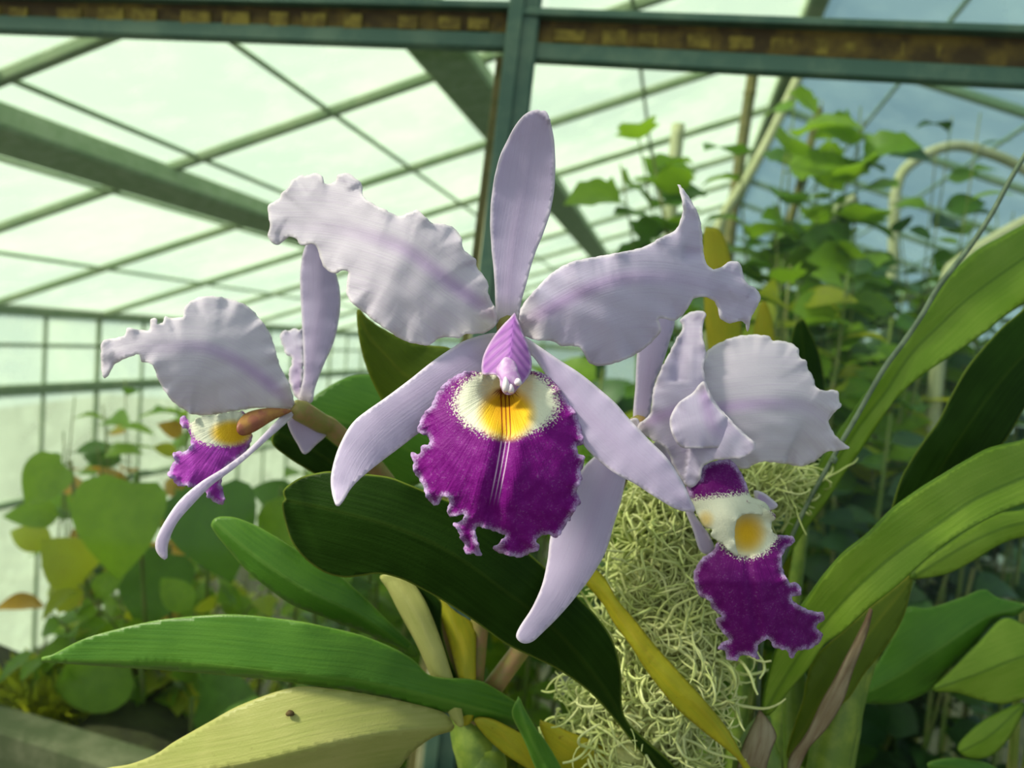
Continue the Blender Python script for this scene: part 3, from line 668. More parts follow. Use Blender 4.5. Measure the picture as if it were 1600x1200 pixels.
# --- right flower, turned away to the right
DRF = 0.300
fr_ = flower([P(1000, 664, DRF + .001), P(994, 672, DRF + .006), P(975, 730, .325), P(880, 920, .340), P(760, 1090, .348), P(738, 1150, .349)],
             [.0040, .0045, .004, .0038, .005, .006], 'lavender flower at the right turned aside with a deep purple drooping lip')
ol = Z5([(65, 430), (58, 390), (65, 300), (70, 200), (85, 120), (110, 60), (150, 50), (185, 100), (168, 170), (150, 230), (125, 290), (115, 350), (105, 400)])
sheet('sepal', ol, Z5([(85, 425, 2), (95, 320, 4), (115, 200, 5), (130, 60, 6)]), DRF + .004, M['sepal'], fr_, 5, (2, 2), (-0.1, 0.1), seed=21)
ol = Z5([(70, 428), (110, 385), (120, 310), (150, 235), (185, 172), (210, 122), (205, 95), (240, 72), (280, 75), (272, 110), (270, 150), (282, 200), (274, 240), (282, 290), (310, 350), (380, 430), (430, 476), (430, 500), (400, 520), (350, 525), (300, 531), (270, 550), (262, 590), (240, 612), (215, 602), (180, 545), (160, 495), (120, 470)])
def fold5(x, y):
    X = (x - 960) * 1.967; Y = (y - 450) * 1.967
    return -3.0 * np.clip((Y - 300) / 200, 0, 1) - 5 * np.clip((X - 250) / 180, 0, 1) + 3 * np.exp(-((X - 215 + (Y - 100) * 0.1) / 25) ** 2) * (Y < 290)
sheet('petal', ol, Z5([(72, 428, 0), (130, 400, -3), (190, 380, -6), (260, 370, -9), (330, 420, -12), (420, 490, -16)]), DRF, M['petal'], fr_, 4.2, (0.6, 0.8), (0, 0), (0.7, 12, 52), (0.4, 10), dfun=fold5, seed=22)
ol = Z5([(170, 405), (195, 355), (240, 322), (275, 287), (300, 340), (350, 400), (410, 455), (434, 480), (400, 489), (330, 491), (250, 493), (205, 489), (180, 455)])
sheet('petal_fold', ol, Z5([(275, 290, 0), (290, 380, -4), (320, 440, -5), (430, 480, 0)]), DRF - .013, M['petal'], fr_, 4.2, (1.0, 1.0), (0.12, -0.05), (0.5, 10, 40), seed=23)
ol = Z5([(262, 250), (282, 200), (310, 175), (370, 150), (430, 143), (475, 148), (485, 160), (530, 165), (565, 185), (568, 210), (590, 225), (595, 250), (610, 270), (618, 300), (640, 315), (685, 315), (690, 345), (698, 360), (675, 385), (660, 405), (665, 430), (690, 465), (722, 490), (690, 500), (650, 505), (620, 530), (575, 548), (520, 540), (450, 535), (395, 557), (340, 530), (300, 490), (250, 440), (235, 380), (245, 300)])
md = Z5([(235, 395, 3), (300, 375, -1), (400, 360, -4), (500, 355, -3), (600, 370, 2), (680, 440, 9), (720, 488, 13)])
sheet('petal', ol, md, DRF - .002, M['petal_pale'], fr_, 4.5, (1.2, 1.3), (0.05, -0.08), (0.9, 14, 60), (0.6, 12), 0.0006, seed=24)
ol = [(1000, 664), (985, 720)] + Z7([(1285, 170), (1270, 240), (1245, 320), (1215, 420), (1170, 500), (1110, 580), (1050, 650), (990, 710), (950, 745), (915, 750), (893, 727), (905, 690), (950, 620), (985, 540), (1005, 450), (1015, 370), (1040, 290), (1080, 210), (1140, 110), (1230, 30)]) + [(985, 655)]
md = [(992, 664, 2), (950, 740, 1), (925, 810, -2), (900, 880, -6), (865, 945, -11), (815, 1004, -16)]
sheet('sepal', ol, md, DRF - .004, M['sepal'], fr_, 5, (1.8, 1.8), (0.05, 0), (0.2, 14, 80), seed=25)
ol = Z5([(120, 480), (160, 490), (215, 600), (245, 690), (270, 728), (292, 760), (308, 800), (292, 818), (262, 806), (240, 740), (205, 660), (150, 560)])
sheet('sepal', ol, Z5([(130, 490, 0), (230, 670, -2), (290, 810, -4)]), DRF + .004, M['sepal'], fr_, 5, (2, 2), seed=26)
LO5 = [(372, 650), (420, 660), (452, 668), (475, 685), (492, 692), (495, 710), (482, 725), (490, 755), (520, 760), (545, 762), (555, 780), (530, 800), (515, 830), (520, 870), (540, 905), (560, 905), (575, 925), (570, 945), (545, 950), (560, 970), (600, 990), (640, 1000), (645, 1020), (620, 1040), (640, 1065), (630, 1090), (600, 1110), (565, 1115), (545, 1140), (530, 1115), (490, 1105), (475, 1080), (445, 1095), (440, 1120), (445, 1140), (410, 1130), (390, 1130), (375, 1145), (345, 1140), (340, 1115), (318, 1110), (330, 1090), (350, 1080), (325, 1050), (310, 1020), (330, 1010), (300, 985), (290, 960), (260, 945), (245, 900), (245, 870), (270, 830), (300, 810), (312, 790), (330, 760), (340, 700)]
def lip5d(x, y):
    X = (x - 960) * 1.967; Y = (y - 450) * 1.967
    dz = -10 - 6 * np.clip((Y - 780) / 120, 0, 1) + 9 * np.clip((Y - 900) / 240, 0, 1) ** 1.4
    cx = 385 + (Y - 750) * 0.15
    dz = dz + 8 * np.clip(np.abs(X - cx) / 150, 0, 1.4) ** 2 + 1.4 * np.exp(-((X - cx - 10) / 14) ** 2) * (Y > 820)
    k = ((X - 405) / 66) ** 2 + ((Y - 742) / 70) ** 2
    return dz + 9 * np.exp(-k * 1.2)
def lip5f(x, y, e):
    X = (x - 960) * 1.967; Y = (y - 450) * 1.967
    return {'wht': 1 - ((X - 410) / 92) ** 2 - ((Y - 740) / 88) ** 2, 'yel': 0.52 - ((X - 405) / 74) ** 2 - ((Y - 755) / 80) ** 2, 'lx': X * 0, 'ly': X * 0,
            'ang': np.arctan2(X - 400, Y - 700), 'rad': np.hypot(X - 400, Y - 700) / 1000}
sheet('lip', Z5(LO5), Z5([(380, 660, 0), (390, 720, 0), (410, 860, 0), (450, 1090, 0)]), DRF - .004, M['lip2'], fr_, 3.4, (0, 0), (0, 0), (1.3, 9, 40), (0.6, 9), 0.0005, lip5d, lip5f, 27)
TU5 = [(222, 605), (262, 585), (268, 556), (300, 534), (355, 528), (385, 560), (405, 600), (420, 640), (450, 652), (472, 668), (478, 690), (462, 698), (430, 694), (400, 696), (378, 712), (370, 745), (372, 785), (380, 822), (362, 815), (335, 790), (312, 775), (296, 760), (300, 742), (278, 735), (256, 700), (235, 650)]
def tube5f(x, y, e):
    X = (x - 960) * 1.967; Y = (y - 450) * 1.967; v = (Y - 0.12 * (330 - X) - 640) / 45
    return {'wht': np.clip(v, -1.2, 0.32), 'yel': 0.12 - ((X - 280) / 46) ** 2 - ((Y - 712) / 50) ** 2, 'lx': X * 0, 'ly': X * 0,
            'ang': np.arctan2(X - 240, Y - 500), 'rad': np.hypot(X - 240, Y - 500) / 1000}
sheet('lip_tube', Z5(TU5), Z5([(270, 560, 0), (310, 630, -5), (345, 700, -8), (362, 800, -6)]), DRF - .010, M['lip2'], fr_, 3.2, (4.5, 4.5), (0.05, 0.05), (0.5, 8, 40), (0.3, 9), 0.0006, None, tube5f, 29)
ol = Z5([(430, 625), (455, 628), (480, 645), (502, 667), (490, 680), (462, 682), (440, 660)])
sheet('lip_lobe', ol, Z5([(435, 640, 0), (495, 668, 4)]), DRF + .001, M['petal'], fr_, 4, seed=28)

# --- leaves of the flowering plant
def leaf(ol, md, d, mat, parent=orchid, cross=(1, 1), fold=(0.1, 0.1), seed=0, sp=7, thick=0.0014, name='leaf', label=None, dfun=None):
    return sheet(name, ol, md, d, M[mat], parent, sp, cross, fold, (0.5, 20, 150), (0, 10), thick, dfun, None, seed, label)
ol = Z7([(58, 232), (50, 205), (70, 180), (120, 150), (180, 135), (230, 130), (330, 138), (430, 150), (500, 175), (560, 200), (700, 260), (830, 340), (930, 420), (1000, 480), (1100, 570), (1180, 650), (1240, 740), (1270, 850), (1275, 980), (1300, 1040), (1360, 1100), (1440, 1170), (1520, 1260), (1450, 1270), (1390, 1200), (1320, 1120), (1250, 1030), (1160, 930), (1050, 850), (950, 800), (850, 750), (740, 670), (640, 605), (560, 560), (480, 520), (400, 500), (330, 508), (270, 513), (200, 495), (130, 445), (80, 380), (55, 300), (47, 243)])
md = Z7([(60, 235, 6), (150, 252, 2), (250, 275, -2), (450, 330, -6), (650, 420, -6), (850, 560, -2), (1050, 720, 6), (1200, 900, 18), (1300, 1060, 30), (1480, 1260, 46)])
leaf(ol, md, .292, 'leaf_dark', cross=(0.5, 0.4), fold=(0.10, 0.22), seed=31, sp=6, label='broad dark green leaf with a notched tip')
ol = Z6([(765, 310), (785, 295), (840, 295), (900, 315), (960, 345), (1050, 400), (1150, 460), (1230, 510), (1330, 600), (1420, 690), (1490, 760), (1500, 800), (1450, 770), (1292, 705), (1150, 650), (1050, 610), (950, 540), (880, 480), (820, 410), (780, 360), (760, 325)])
leaf(ol, Z6([(765, 305, 4), (900, 420, 0), (1080, 545, 0), (1292, 650, 6), (1495, 790, 14)]), .325, 'leaf_green', cross=(0.5, 0.5), fold=(0.25, 0.35), seed=32)
ol = Z6([(150, 815), (200, 785), (300, 735), (400, 705), (550, 670), (700, 652), (850, 647), (1000, 660), (1150, 685), (1292, 718), (1400, 760), (1490, 810), (1560, 870), (1700, 880), (1780, 910), (1900, 1000), (1860, 1060), (1740, 1040), (1600, 1000), (1450, 960), (1292, 925), (1150, 905), (950, 880), (680, 855), (400, 835), (250, 825)])
md = Z6([(150, 815, 0), (400, 815, -2), (700, 825, -6), (950, 848, -10), (1150, 870, -10), (1292, 885, -6), (1500, 930, 2), (1700, 980, 14), (1880, 1030, 26)])
leaf(ol, md, .318, 'leaf_green', cross=(0.25, 0.3), fold=(0.15, 0.85), seed=33)
ol = Z6([(300, 1260), (370, 1205), (470, 1185), (560, 1150), (620, 1110), (680, 1075), (760, 1030), (850, 980), (950, 940), (1030, 915), (1100, 905), (1200, 915), (1350, 938), (1500, 970), (1600, 1000), (1634, 1040), (1630, 1065), (1560, 1090), (1480, 1150), (1420, 1220), (1300, 1300), (1000, 1340), (600, 1340)])
md = Z6([(300, 1300, 4), (600, 1235, -6), (900, 1180, -14), (1150, 1120, -14), (1400, 1072, -4), (1630, 1050, 14)])
leaf(ol, md, .316, 'leaf_olive', cross=(0.15, 0.3), fold=(0.35, 1.1), seed=34, label='yellowish old leaf with a small dark hole spot')
q = Z6([(1045, 1003)])[0]
blob('leaf_spot', P(q[0], q[1], .3055), (.0018, .0012, .0012), M['rust'], orchid)
ol = Z7([(400, 510), (430, 560), (470, 640), (530, 750), (580, 860), (620, 950), (650, 1010), (680, 1048), (703, 1044), (690, 960), (660, 860), (622, 740), (575, 620), (535, 550), (500, 515), (450, 500)])
leaf(ol, Z7([(460, 510, 6), (540, 660, 0), (620, 840, -3), (690, 1045, 2)]), .330, 'leaf_olive', cross=(4, 4), fold=(0.2, 0.2), seed=35, sp=5, name='sheath_leaf')
ol = Z7([(500, 530), (560, 550), (620, 600), (625, 700), (650, 800), (690, 900), (695, 1000), (680, 1030), (640, 900), (600, 760), (560, 640)])
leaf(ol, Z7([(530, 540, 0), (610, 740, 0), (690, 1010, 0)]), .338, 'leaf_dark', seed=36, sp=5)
ol = Z7([(605, 588), (680, 640), (742, 690), (747, 800), (747, 900), (742, 1000), (727, 1038), (700, 1048), (684, 1020), (692, 920), (672, 830), (642, 720), (615, 640)])
leaf(ol, Z7([(640, 600, 4), (695, 760, 0), (720, 900, -2), (712, 1045, 2)]), .334, 'leaf_yellow', cross=(5, 5), fold=(0.2, 0.2), seed=37, sp=5, name='sheath_leaf')
ol = Z7([(905, 948), (920, 980), (960, 1050), (1010, 1120), (1060, 1210), (1080, 1280), (1000, 1290), (960, 1200), (920, 1100), (880, 1020), (880, 980)])
leaf(ol, Z7([(900, 950, 0), (930, 1060, 0), (1040, 1285, 6)]), .318, 'leaf_green', cross=(2, 2), fold=(0.3, 0.3), seed=38, sp=5)
ol = Z7([(740, 1025), (790, 1022), (850, 1045), (930, 1090), (980, 1150), (1020, 1230), (980, 1260), (940, 1210), (850, 1150), (780, 1085)])
leaf(ol, Z7([(745, 1030, 0), (870, 1110, 0), (1000, 1245, 4)]), .335, 'leaf_yellow', seed=39, sp=6)
ol = Z7([(980, 1035), (1080, 1068), (1200, 1118), (1300, 1185), (1330, 1230), (1200, 1260), (1040, 1215), (1000, 1110)])
leaf(ol, Z7([(980, 1045, 0), (1130, 1140, -2), (1320, 1225, 4)]), .345, 'leaf_yellow', seed=40, sp=6)
ol = Z11([(60, 400), (150, 470), (200, 520), (240, 590), (300, 660), (380, 760), (470, 860), (560, 960), (640, 1060), (690, 1150), (740, 1230), (720, 1250), (670, 1165), (560, 1075), (460, 990), (400, 920), (340, 840), (290, 760), (230, 680), (190, 610), (130, 540), (70, 470)])
leaf(ol, Z11([(65, 435, 4), (190, 570, 0), (320, 750, -4), (480, 930, -6), (600, 1060, -4), (730, 1240, 0)]), .322, 'leaf_yellow', cross=(3, 3), fold=(0.25, 0.25), seed=41, sp=5, label='long narrow yellowing leaf across the pale roots')
ol = Z8([(185, 335), (230, 370), (320, 430), (450, 490), (550, 510), (650, 525), (700, 600), (600, 720), (450, 800), (330, 820), (300, 770), (265, 700), (228, 610), (195, 480)])
leaf(ol, Z8([(185, 340, 0), (250, 470, 2), (340, 570, 4), (430, 660, 6), (600, 730, 8)]), .345, 'leaf_back', seed=42)
ol = [(424, 690), (440, 660), (462, 648), (520, 690), (580, 745), (600, 790), (545, 775), (490, 740), (450, 715)]
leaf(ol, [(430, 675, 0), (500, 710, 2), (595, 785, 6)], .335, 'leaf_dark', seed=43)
ol = [(478, 640), (520, 600), (570, 585), (640, 600), (690, 650), (700, 720), (640, 760), (560, 745), (510, 700)]
leaf(ol, [(480, 640, 0), (570, 670, 0), (690, 730, 4)], .40, 'leaf_green', seed=44)
def bulb(px, d, r, parent, mat='bulb', name='pseudobulb'):
    top = P(px[0][0], px[0][1], d); pts = [top] + [P(x, y, d) for x, y in px[1:]]
    foot = pts[-1].copy(); foot[2] = BENCH; pts.append(foot)
    return tube(name, pts, r, M[mat], parent, 12)
bulb([(715, 1105), (728, 1140), (745, 1180), (755, 1240)], .346, [.004, .0065, .009, .010, .011, .010, .006], orchid)
bulb([(1050, 1200), (1040, 1260)], .345, [.004, .008, .010, .006], orchid)
bulb([(1165, 1210), (1165, 1260)], .330, [.003, .006, .008, .006], orchid)
bulb([(560, 1235), (640, 1280)], .325, [.003, .006, .008, .006], orchid)
bulb([(905, 1225), (900, 1280)], .335, [.003, .006, .008, .006], orchid)

# ------------------------------------------------------------------ the leafy orchid at the right (no flowers)
rt2 = P(1260, 1260, .37).copy(); rt2[2] = BENCH
orchid2 = thing('orchid_plant', 'orchid without flowers, long bright strap leaves arching to the right', 'orchid', tuple(rt2))
ol = Z9([(1480, -60), (1350, 5), (1250, 60), (1150, 115), (1060, 190), (990, 260), (930, 350), (860, 450), (790, 550), (720, 650), (640, 760), (570, 860), (500, 960), (420, 1080), (350, 1200), (280, 1310), (230, 1410), (215, 1520), (222, 1590), (270, 1520), (330, 1430), (420, 1310), (490, 1200), (530, 1140), (600, 1040), (680, 920), (760, 810), (860, 720), (960, 650), (1080, 570), (1180, 500), (1250, 440), (1350, 375), (1480, 300)])
md = Z9([(1480, 70, 20), (1350, 160, 12), (1100, 340, 0), (950, 480, -4), (820, 610, -6), (700, 790, -4), (570, 960, 0), (450, 1150, 4), (330, 1340, 8), (222, 1585, 12)])
leaf(ol, md, .400, 'leaf_lime', orchid2, cross=(0.25, 0.2), fold=(-0.30, -0.55), seed=51, dfun=None)
ol = [(1640, 440), (1600, 482), (1567, 510), (1533, 547), (1510, 577), (1487, 617), (1467, 657), (1443, 690), (1423, 720), (1407, 750), (1392, 800), (1370, 870), (1360, 930), (1400, 900), (1480, 800), (1530, 730), (1570, 690), (1600, 640), (1640, 580)]
leaf(ol, [(1640, 510, 6), (1560, 600, 0), (1490, 700, 0), (1430, 800, 2), (1365, 920, 6)], .385, 'leaf_dark', orchid2, cross=(0.3, 0.3), fold=(0.15, 0.15), seed=52)
ol = Z10([(1180, -70), (1080, -30), (960, 0), (880, 40), (780, 100), (700, 150), (600, 220), (500, 320), (400, 400), (330, 480), (250, 590), (200, 660), (150, 760), (120, 860), (105, 930), (98, 990), (110, 1003), (140, 990), (200, 910), (270, 830), (330, 740), (400, 690), (500, 600), (600, 520), (700, 430), (800, 350), (900, 290), (1000, 240), (1080, 210), (1180, 180)])
md = Z10([(1180, 70, 10), (1080, 110, 4), (900, 190, -6), (780, 270, -12), (620, 380, -16), (500, 480, -15), (380, 600, -10), (250, 760, 0), (160, 900, 10), (105, 1000, 18)])
leaf(ol, md, .350, 'leaf_lime', orchid2, cross=(0.3, 0.3), fold=(-0.30, -0.25), seed=53, sp=6, label='long bright green strap leaf with a centre groove')
ol = Z10([(1180, 200), (1080, 230), (980, 245), (880, 300), (780, 370), (700, 430), (655, 488), (720, 487), (800, 470), (880, 430), (960, 380), (1020, 350), (1080, 335), (1180, 320)])
leaf(ol, Z10([(1180, 260, 0), (950, 320, 0), (660, 485, 0)]), .385, 'leaf_lime', orchid2, seed=54)
ol = Z10([(300, 780), (265, 870), (250, 950), (220, 1040), (190, 1140), (205, 1165), (260, 1120), (300, 1080), (380, 980), (430, 930), (480, 850), (545, 770), (600, 690), (640, 600), (660, 480), (600, 520), (500, 600), (400, 690)])
leaf(ol, Z10([(650, 500, 6), (500, 690, 0), (350, 900, -2), (200, 1150, 4)]), .380, 'leaf_back', orchid2, seed=55)
ol = Z10([(512, 605), (492, 700), (442, 830), (402, 950), (342, 1050), (272, 1130), (225, 1230), (195, 1230), (200, 1160), (260, 1080), (320, 950), (380, 850), (430, 750), (480, 660)])
leaf(ol, Z10([(510, 610, 0), (420, 820, -3), (320, 1020, -3), (210, 1225, 2)]), .368, 'sheath', orchid2, cross=(4, 4), seed=56, sp=5, name='dry_sheath', label='dry papery brown sheath')
ol = Z10([(90, 985), (130, 1030), (152, 1080), (135, 1130), (115, 1200), (100, 1300), (-20, 1300), (5, 1190), (20, 1130), (50, 1060), (75, 1010)])
leaf(ol, Z10([(92, 990, 2), (90, 1080, -4), (60, 1200, -5), (40, 1300, -4)]), .356, 'sheath', orchid2, cross=(6, 6), seed=57, sp=5, name='dry_sheath', label='dry papery brown sheath')
ol = Z10([(130, 790), (115, 900), (100, 995), (130, 985), (180, 900), (240, 830), (290, 770), (250, 740), (180, 730)])
leaf(ol, Z10([(105, 990, 0), (150, 880, 0), (200, 760, 0)]), .375, 'leaf_lime', orchid2, seed=58, sp=5)
bulb([(1195, 1118), (1185, 1160), (1180, 1240)], .372, [.003, .006, .010, .012, .010, .006], orchid2)
bulb([(1240, 1195), (1250, 1260)], .386, [.003, .008, .011, .008], orchid2)
bulb([(1240, 1020), (1250, 1120), (1260, 1250)], .412, [.003, .008, .011, .012, .008], orchid2)
bulb([(1372, 900), (1330, 1050), (1290, 1220)], .393, [.002, .006, .010, .011, .008], orchid2)
bulb([(1425, 905), (1340, 1060), (1300, 1230)], .400, [.002, .005, .009, .010, .008], orchid2)

# third orchid just behind the right flower: upright yellow-green leaves
rt3 = P(1180, 900, .50).copy(); rt3[2] = BZ - 0.25
orchid3 = thing('orchid_plant', 'small orchid with upright yellow-green leaves behind the right flower', 'orchid', tuple(rt3))
ol = Z2([(852, 300), (880, 282), (915, 288), (945, 340), (970, 430), (1000, 560), (1010, 720), (990, 860), (930, 900), (880, 820), (860, 700), (850, 500)])
leaf(ol, Z2([(890, 285, 0), (910, 500, 0), (940, 890, 0)]), .52, 'leaf_yellow', orchid3, cross=(1, 1), seed=61)
ol = Z2([(1090, 600), (1110, 590), (1135, 660), (1150, 760), (1150, 860), (1080, 860), (1060, 740), (1070, 660)])
leaf(ol, Z2([(1100, 595, 0), (1105, 720, 0), (1115, 860, 0)]), .53, 'leaf_yellow', orchid3, cross=(1, 1), seed=62)
ol = [(1235, 535), (1250, 497), (1262, 510), (1282, 560), (1292, 640), (1290, 740), (1250, 740), (1235, 640)]
leaf(ol, [(1250, 500, 0), (1260, 600, 0), (1270, 735, 0)], .54, 'leaf_dark', orchid3, cross=(1, 1), seed=63)
for (x, y) in ((1135, 570), (1200, 560), (1268, 730)):
    a = P(x, y, .53); b = rt3 + np.array([(x - 1200) / 9000, 0.0, 0])
    tube('pseudobulb', [a, a * .7 + b * .3 + np.array([0, .004, 0]), b * .7 + a * .3, b], [.003, .007, .008, .006], M['bulb'], orchid3)

# ------------------------------------------------------------------ tangled pale roots
def roots():
    spine = np.array([P(1075, 735, .372), P(1045, 800, .368), P(1050, 890, .366), P(1045, 970, .362), P(1020, 1060, .362), P(985, 1150, .365), P(970, 1240, .37)])
    rad = np.array([.012, .020, .023, .026, .029, .030, .028])
    sp2 = np.array([P(1100, 760, .40), P(1160, 750, .40), P(1210, 765, .402)]); rad2 = np.array([.016, .019, .012])
    core = []
    for s_, r_ in ((spine, rad), (sp2, rad2)): core.append((smooth_open(s_, 8), np.interp(np.linspace(0, 1, 8 * (len(s_) - 1) + 1), np.linspace(0, 1, len(r_)), r_)))
    V = []; Fc = []; rng = np.random.RandomState(3)
    for pts, rr in core:
        n = 16; base = len(V)
        for i, p in enumerate(pts):
            for k in range(n):
                th = 2 * math.pi * k / n; q = .82 * rr[i] * (1 + .15 * rng.randn() * .6)
                V.append(tuple(p + q * (math.cos(th) * RT + math.sin(th) * FW)))
        for i in range(len(pts) - 1):
            for k in range(n): Fc.append((base + i * n + k, base + i * n + (k + 1) % n, base + (i + 1) * n + (k + 1) % n, base + (i + 1) * n + k))
    me = bpy.data.meshes.new('root_core'); me.from_pydata(V, [], Fc); me.polygons.foreach_set('use_smooth', [True] * len(Fc))
    V2 = []; F2 = []
    def strand(p, d, nseg, seg, r0, curl, pull):
        c0 = len(V2); ax = rng.randn(3); ax /= np.linalg.norm(ax)
        for i in range(nseg + 1):
            a = np.cross(d, [.2, .5, .8]); a /= np.linalg.norm(a) + 1e-9; b = np.cross(d, a); r = r0 * (1 - .5 * (i / nseg) ** 3)
            for k in range(4):
                th = k * math.pi / 2; V2.append(tuple(p + r * (math.cos(th) * a + math.sin(th) * b)))
            if i: 
                o = c0 + (i - 1) * 4
                for k in range(4): F2.append((o + k, o + (k + 1) % 4, o + 4 + (k + 1) % 4, o + 4 + k))
            ax = ax + .35 * rng.randn(3); ax /= np.linalg.norm(ax)
            d = d + curl * np.cross(ax, d) + pull; d /= np.linalg.norm(d); p = p + d * seg
    for q in range(3000):
        which = 0 if q % 6 else 1
        pts, rr = core[which]; i = rng.randint(0, len(pts)); th = rng.rand() * 6.28; out = math.cos(th) * RT - abs(math.sin(th)) * FW * (1 if rng.rand() < .8 else -1)
        p = pts[i] + out * rr[i] * (.75 + .25 * rng.rand()); tang = np.cross(out, rng.randn(3)); tang /= np.linalg.norm(tang)
        strand(p, tang, 11, .0030, rng.uniform(.00040, .00085), .40, -out * 0 + (pts[i] - p) * 6)
    for q in range(170):
        pts, rr = core[0 if q % 5 else 1]; i = rng.randint(0, len(pts)); side = -1 if rng.rand() < .7 else 1; out = side * RT + .4 * rng.randn() * UP - .3 * FW; out /= np.linalg.norm(out)
        strand(pts[i] + out * rr[i] * .8, out + .3 * UP, 14, .0030, rng.uniform(.0006, .0010), .3, np.array([0, 0, -.09]))
    m2 = bpy.data.meshes.new('strands'); m2.from_pydata(V2, [], F2); m2.polygons.foreach_set('use_smooth', [True] * len(F2))
    t = thing('root_tangle', 'tangled clump of pale green hairlike strands between the flowers', 'moss', tuple(spine[-1]))
    t['kind'] = 'stuff'
    put(link('root_core', me, M['rootcore']), t); o = put(link('strands', m2, M['root']), t); o['kind'] = 'stuff'
    return t
roots()

# thin green stem leaning over the strap leaves
pts = [(1625, 205), (1600, 245), (1577, 283), (1550, 333), (1517, 383), (1467, 447), (1440, 493), (1410, 537), (1383, 573), (1357, 617), (1337, 653), (1317, 687), (1297, 723), (1260, 790), (1225, 870), (1190, 1000), (1180, 1300)]
t = thing('support_wire', 'thin grey-green wire leaning across the bright strap leaves', 'wire', tuple(P(1180, 1300, .374)))
tube('wire', [P(x, y, .374 + 0.00001 * max(0, 700 - y)) for x, y in pts], [.0012, .0013, .0013, .0012, .0010], M['wire'], t, 8)
tube('tie', [P(1300, 715, .3725), P(1303, 718, .3722), P(1300, 722, .3726)], .0017, M['wire'], t, 6)

# ------------------------------------------------------------------ leafy background plants
def leaf_mesh(name, L, Wd, fold, curl, prof, mat, nseg=8, petiole=0.25):
    """a leaf lying along +Y, facing +Z, its base at the origin"""
    V = []; Fc = []
    for i in range(nseg + 1):
        t = i / nseg; w_ = np.interp(t, np.linspace(0, 1, len(prof)), prof) * Wd / 2; y = L * (petiole + t * (1 - petiole)); z = -curl * L * t * t + .06 * L * math.sin(t * 2.5)
        for s_ in (-1, -.5, 0, .5, 1): V.append((s_ * w_, y - .12 * abs(s_) * w_ * (1 - t), z + fold * abs(s_) * w_ + .05 * w_ * math.sin(9 * t + s_ * 2) * abs(s_)))
    for i in range(nseg):
        for k in range(4): Fc.append((i * 5 + k, i * 5 + k + 1, i * 5 + 6 + k, i * 5 + 5 + k))
    b = len(V); r = .012 * L
    for y in (0, L * petiole * 1.05):
        for k in range(4): V.append((r * math.cos(k * 1.571), y, r * math.sin(k * 1.571)))
    for k in range(4): Fc.append((b + k, b + (k + 1) % 4, b + 4 + (k + 1) % 4, b + 4 + k))
    me = bpy.data.meshes.new(name); me.from_pydata(V, [], Fc); me.polygons.foreach_set('use_smooth', [True] * len(Fc)); me.materials.append(mat); return me
OV = [0.05, .62, .95, 1.0, .92, .72, .42, .03]; ROUND = [.35, .85, 1, 1.0, .98, .85, .6, .08]; LAN = [.05, .55, .85, 1, .85, .6, .3, .02]; LOB = [.3, 1.0, .55, .92, .5, .75, .35, .02]
LM = {}
def lm(prof, m, i):
    k = (prof, m, i)
    if k not in LM:
        pr = {'ov': OV, 'round': ROUND, 'lan': LAN, 'lob': LOB, 'wide': [.55, .92, 1, .97, .85, .64, .36, .03]}[prof]; wd = {'ov': .62, 'round': .95, 'lan': .36, 'lob': .9, 'wide': .88}[prof]
        LM[k] = leaf_mesh('leaf', 1.0, wd, .12 + .12 * i, .10 + .12 * i, pr, M[m], 8, .12 if prof != 'round' else .06)
    return LM[k]
rg = random.Random(5)
def place_leaf(parent, org, base, direction, size, prof, mats, face=None):
    d = Vector(direction).normalized(); n = Vector(face) if face is not None else Vector((rg.uniform(-.6, .6), rg.uniform(-1.0, .1), rg.uniform(.3, 1.2)))
    x = d.cross(n).normalized(); z = x.cross(d).normalized()
    o = bpy.data.objects.new('leaf', lm(prof, rg.choice(mats), rg.randrange(3))); COL.objects.link(o); o.parent = parent
    m = Matrix((x, d, z)).transposed().to_4x4() @ Matrix.Diagonal((size, size, size, 1)); m.translation = Vector(base) - Vector(org); o.matrix_local = m
    return o
def shrub(name, label, cat, foot, boxes, prof, mats, size, group=None, per=9, stem_r=.006, start=.35, smat='stem'):
    foot = np.array(foot, float); t = thing(name, label, cat, tuple(foot), group)
    for (x0, x1, y0, y1, d0, d1, ns) in boxes:
        for _ in range(ns):
            tip = P(rg.uniform(x0, x1), rg.uniform(y0, y1), rg.uniform(d0, d1))
            mid_ = foot * .5 + tip * .5 + np.array([rg.uniform(-.05, .05), rg.uniform(-.05, .05), .04]) * np.linalg.norm(tip - foot)
            line = smooth_open([foot + np.array([rg.uniform(-.02, .02), rg.uniform(-.02, .02), 0]), mid_, tip], 8)
            tube('stem', line, [stem_r, stem_r * .7, stem_r * .35], M[smat], t, 5, 1)
            for k in range(per):
                f = start + (1 - start) * (k + rg.random() * .6) / per; i = min(len(line) - 2, int(f * (len(line) - 1))); ff = min(1, f * (len(line) - 1) - i)
                b = line[i] * (1 - ff) + line[i + 1] * ff; tg = line[i + 1] - line[i]; tg /= np.linalg.norm(tg)
                o = np.cross(tg, np.array([rg.gauss(0, 1), rg.gauss(0, 1), rg.gauss(0, 1)])); o /= np.linalg.norm(o)
                place_leaf(t, foot, b, o + tg * .5 + np.array([0, 0, -.25]), size * rg.uniform(.65, 1.2), prof, mats)
    return t
def foot(x, d): 
    p = P(x, 700, d).copy(); p[2] = 0.0; return p

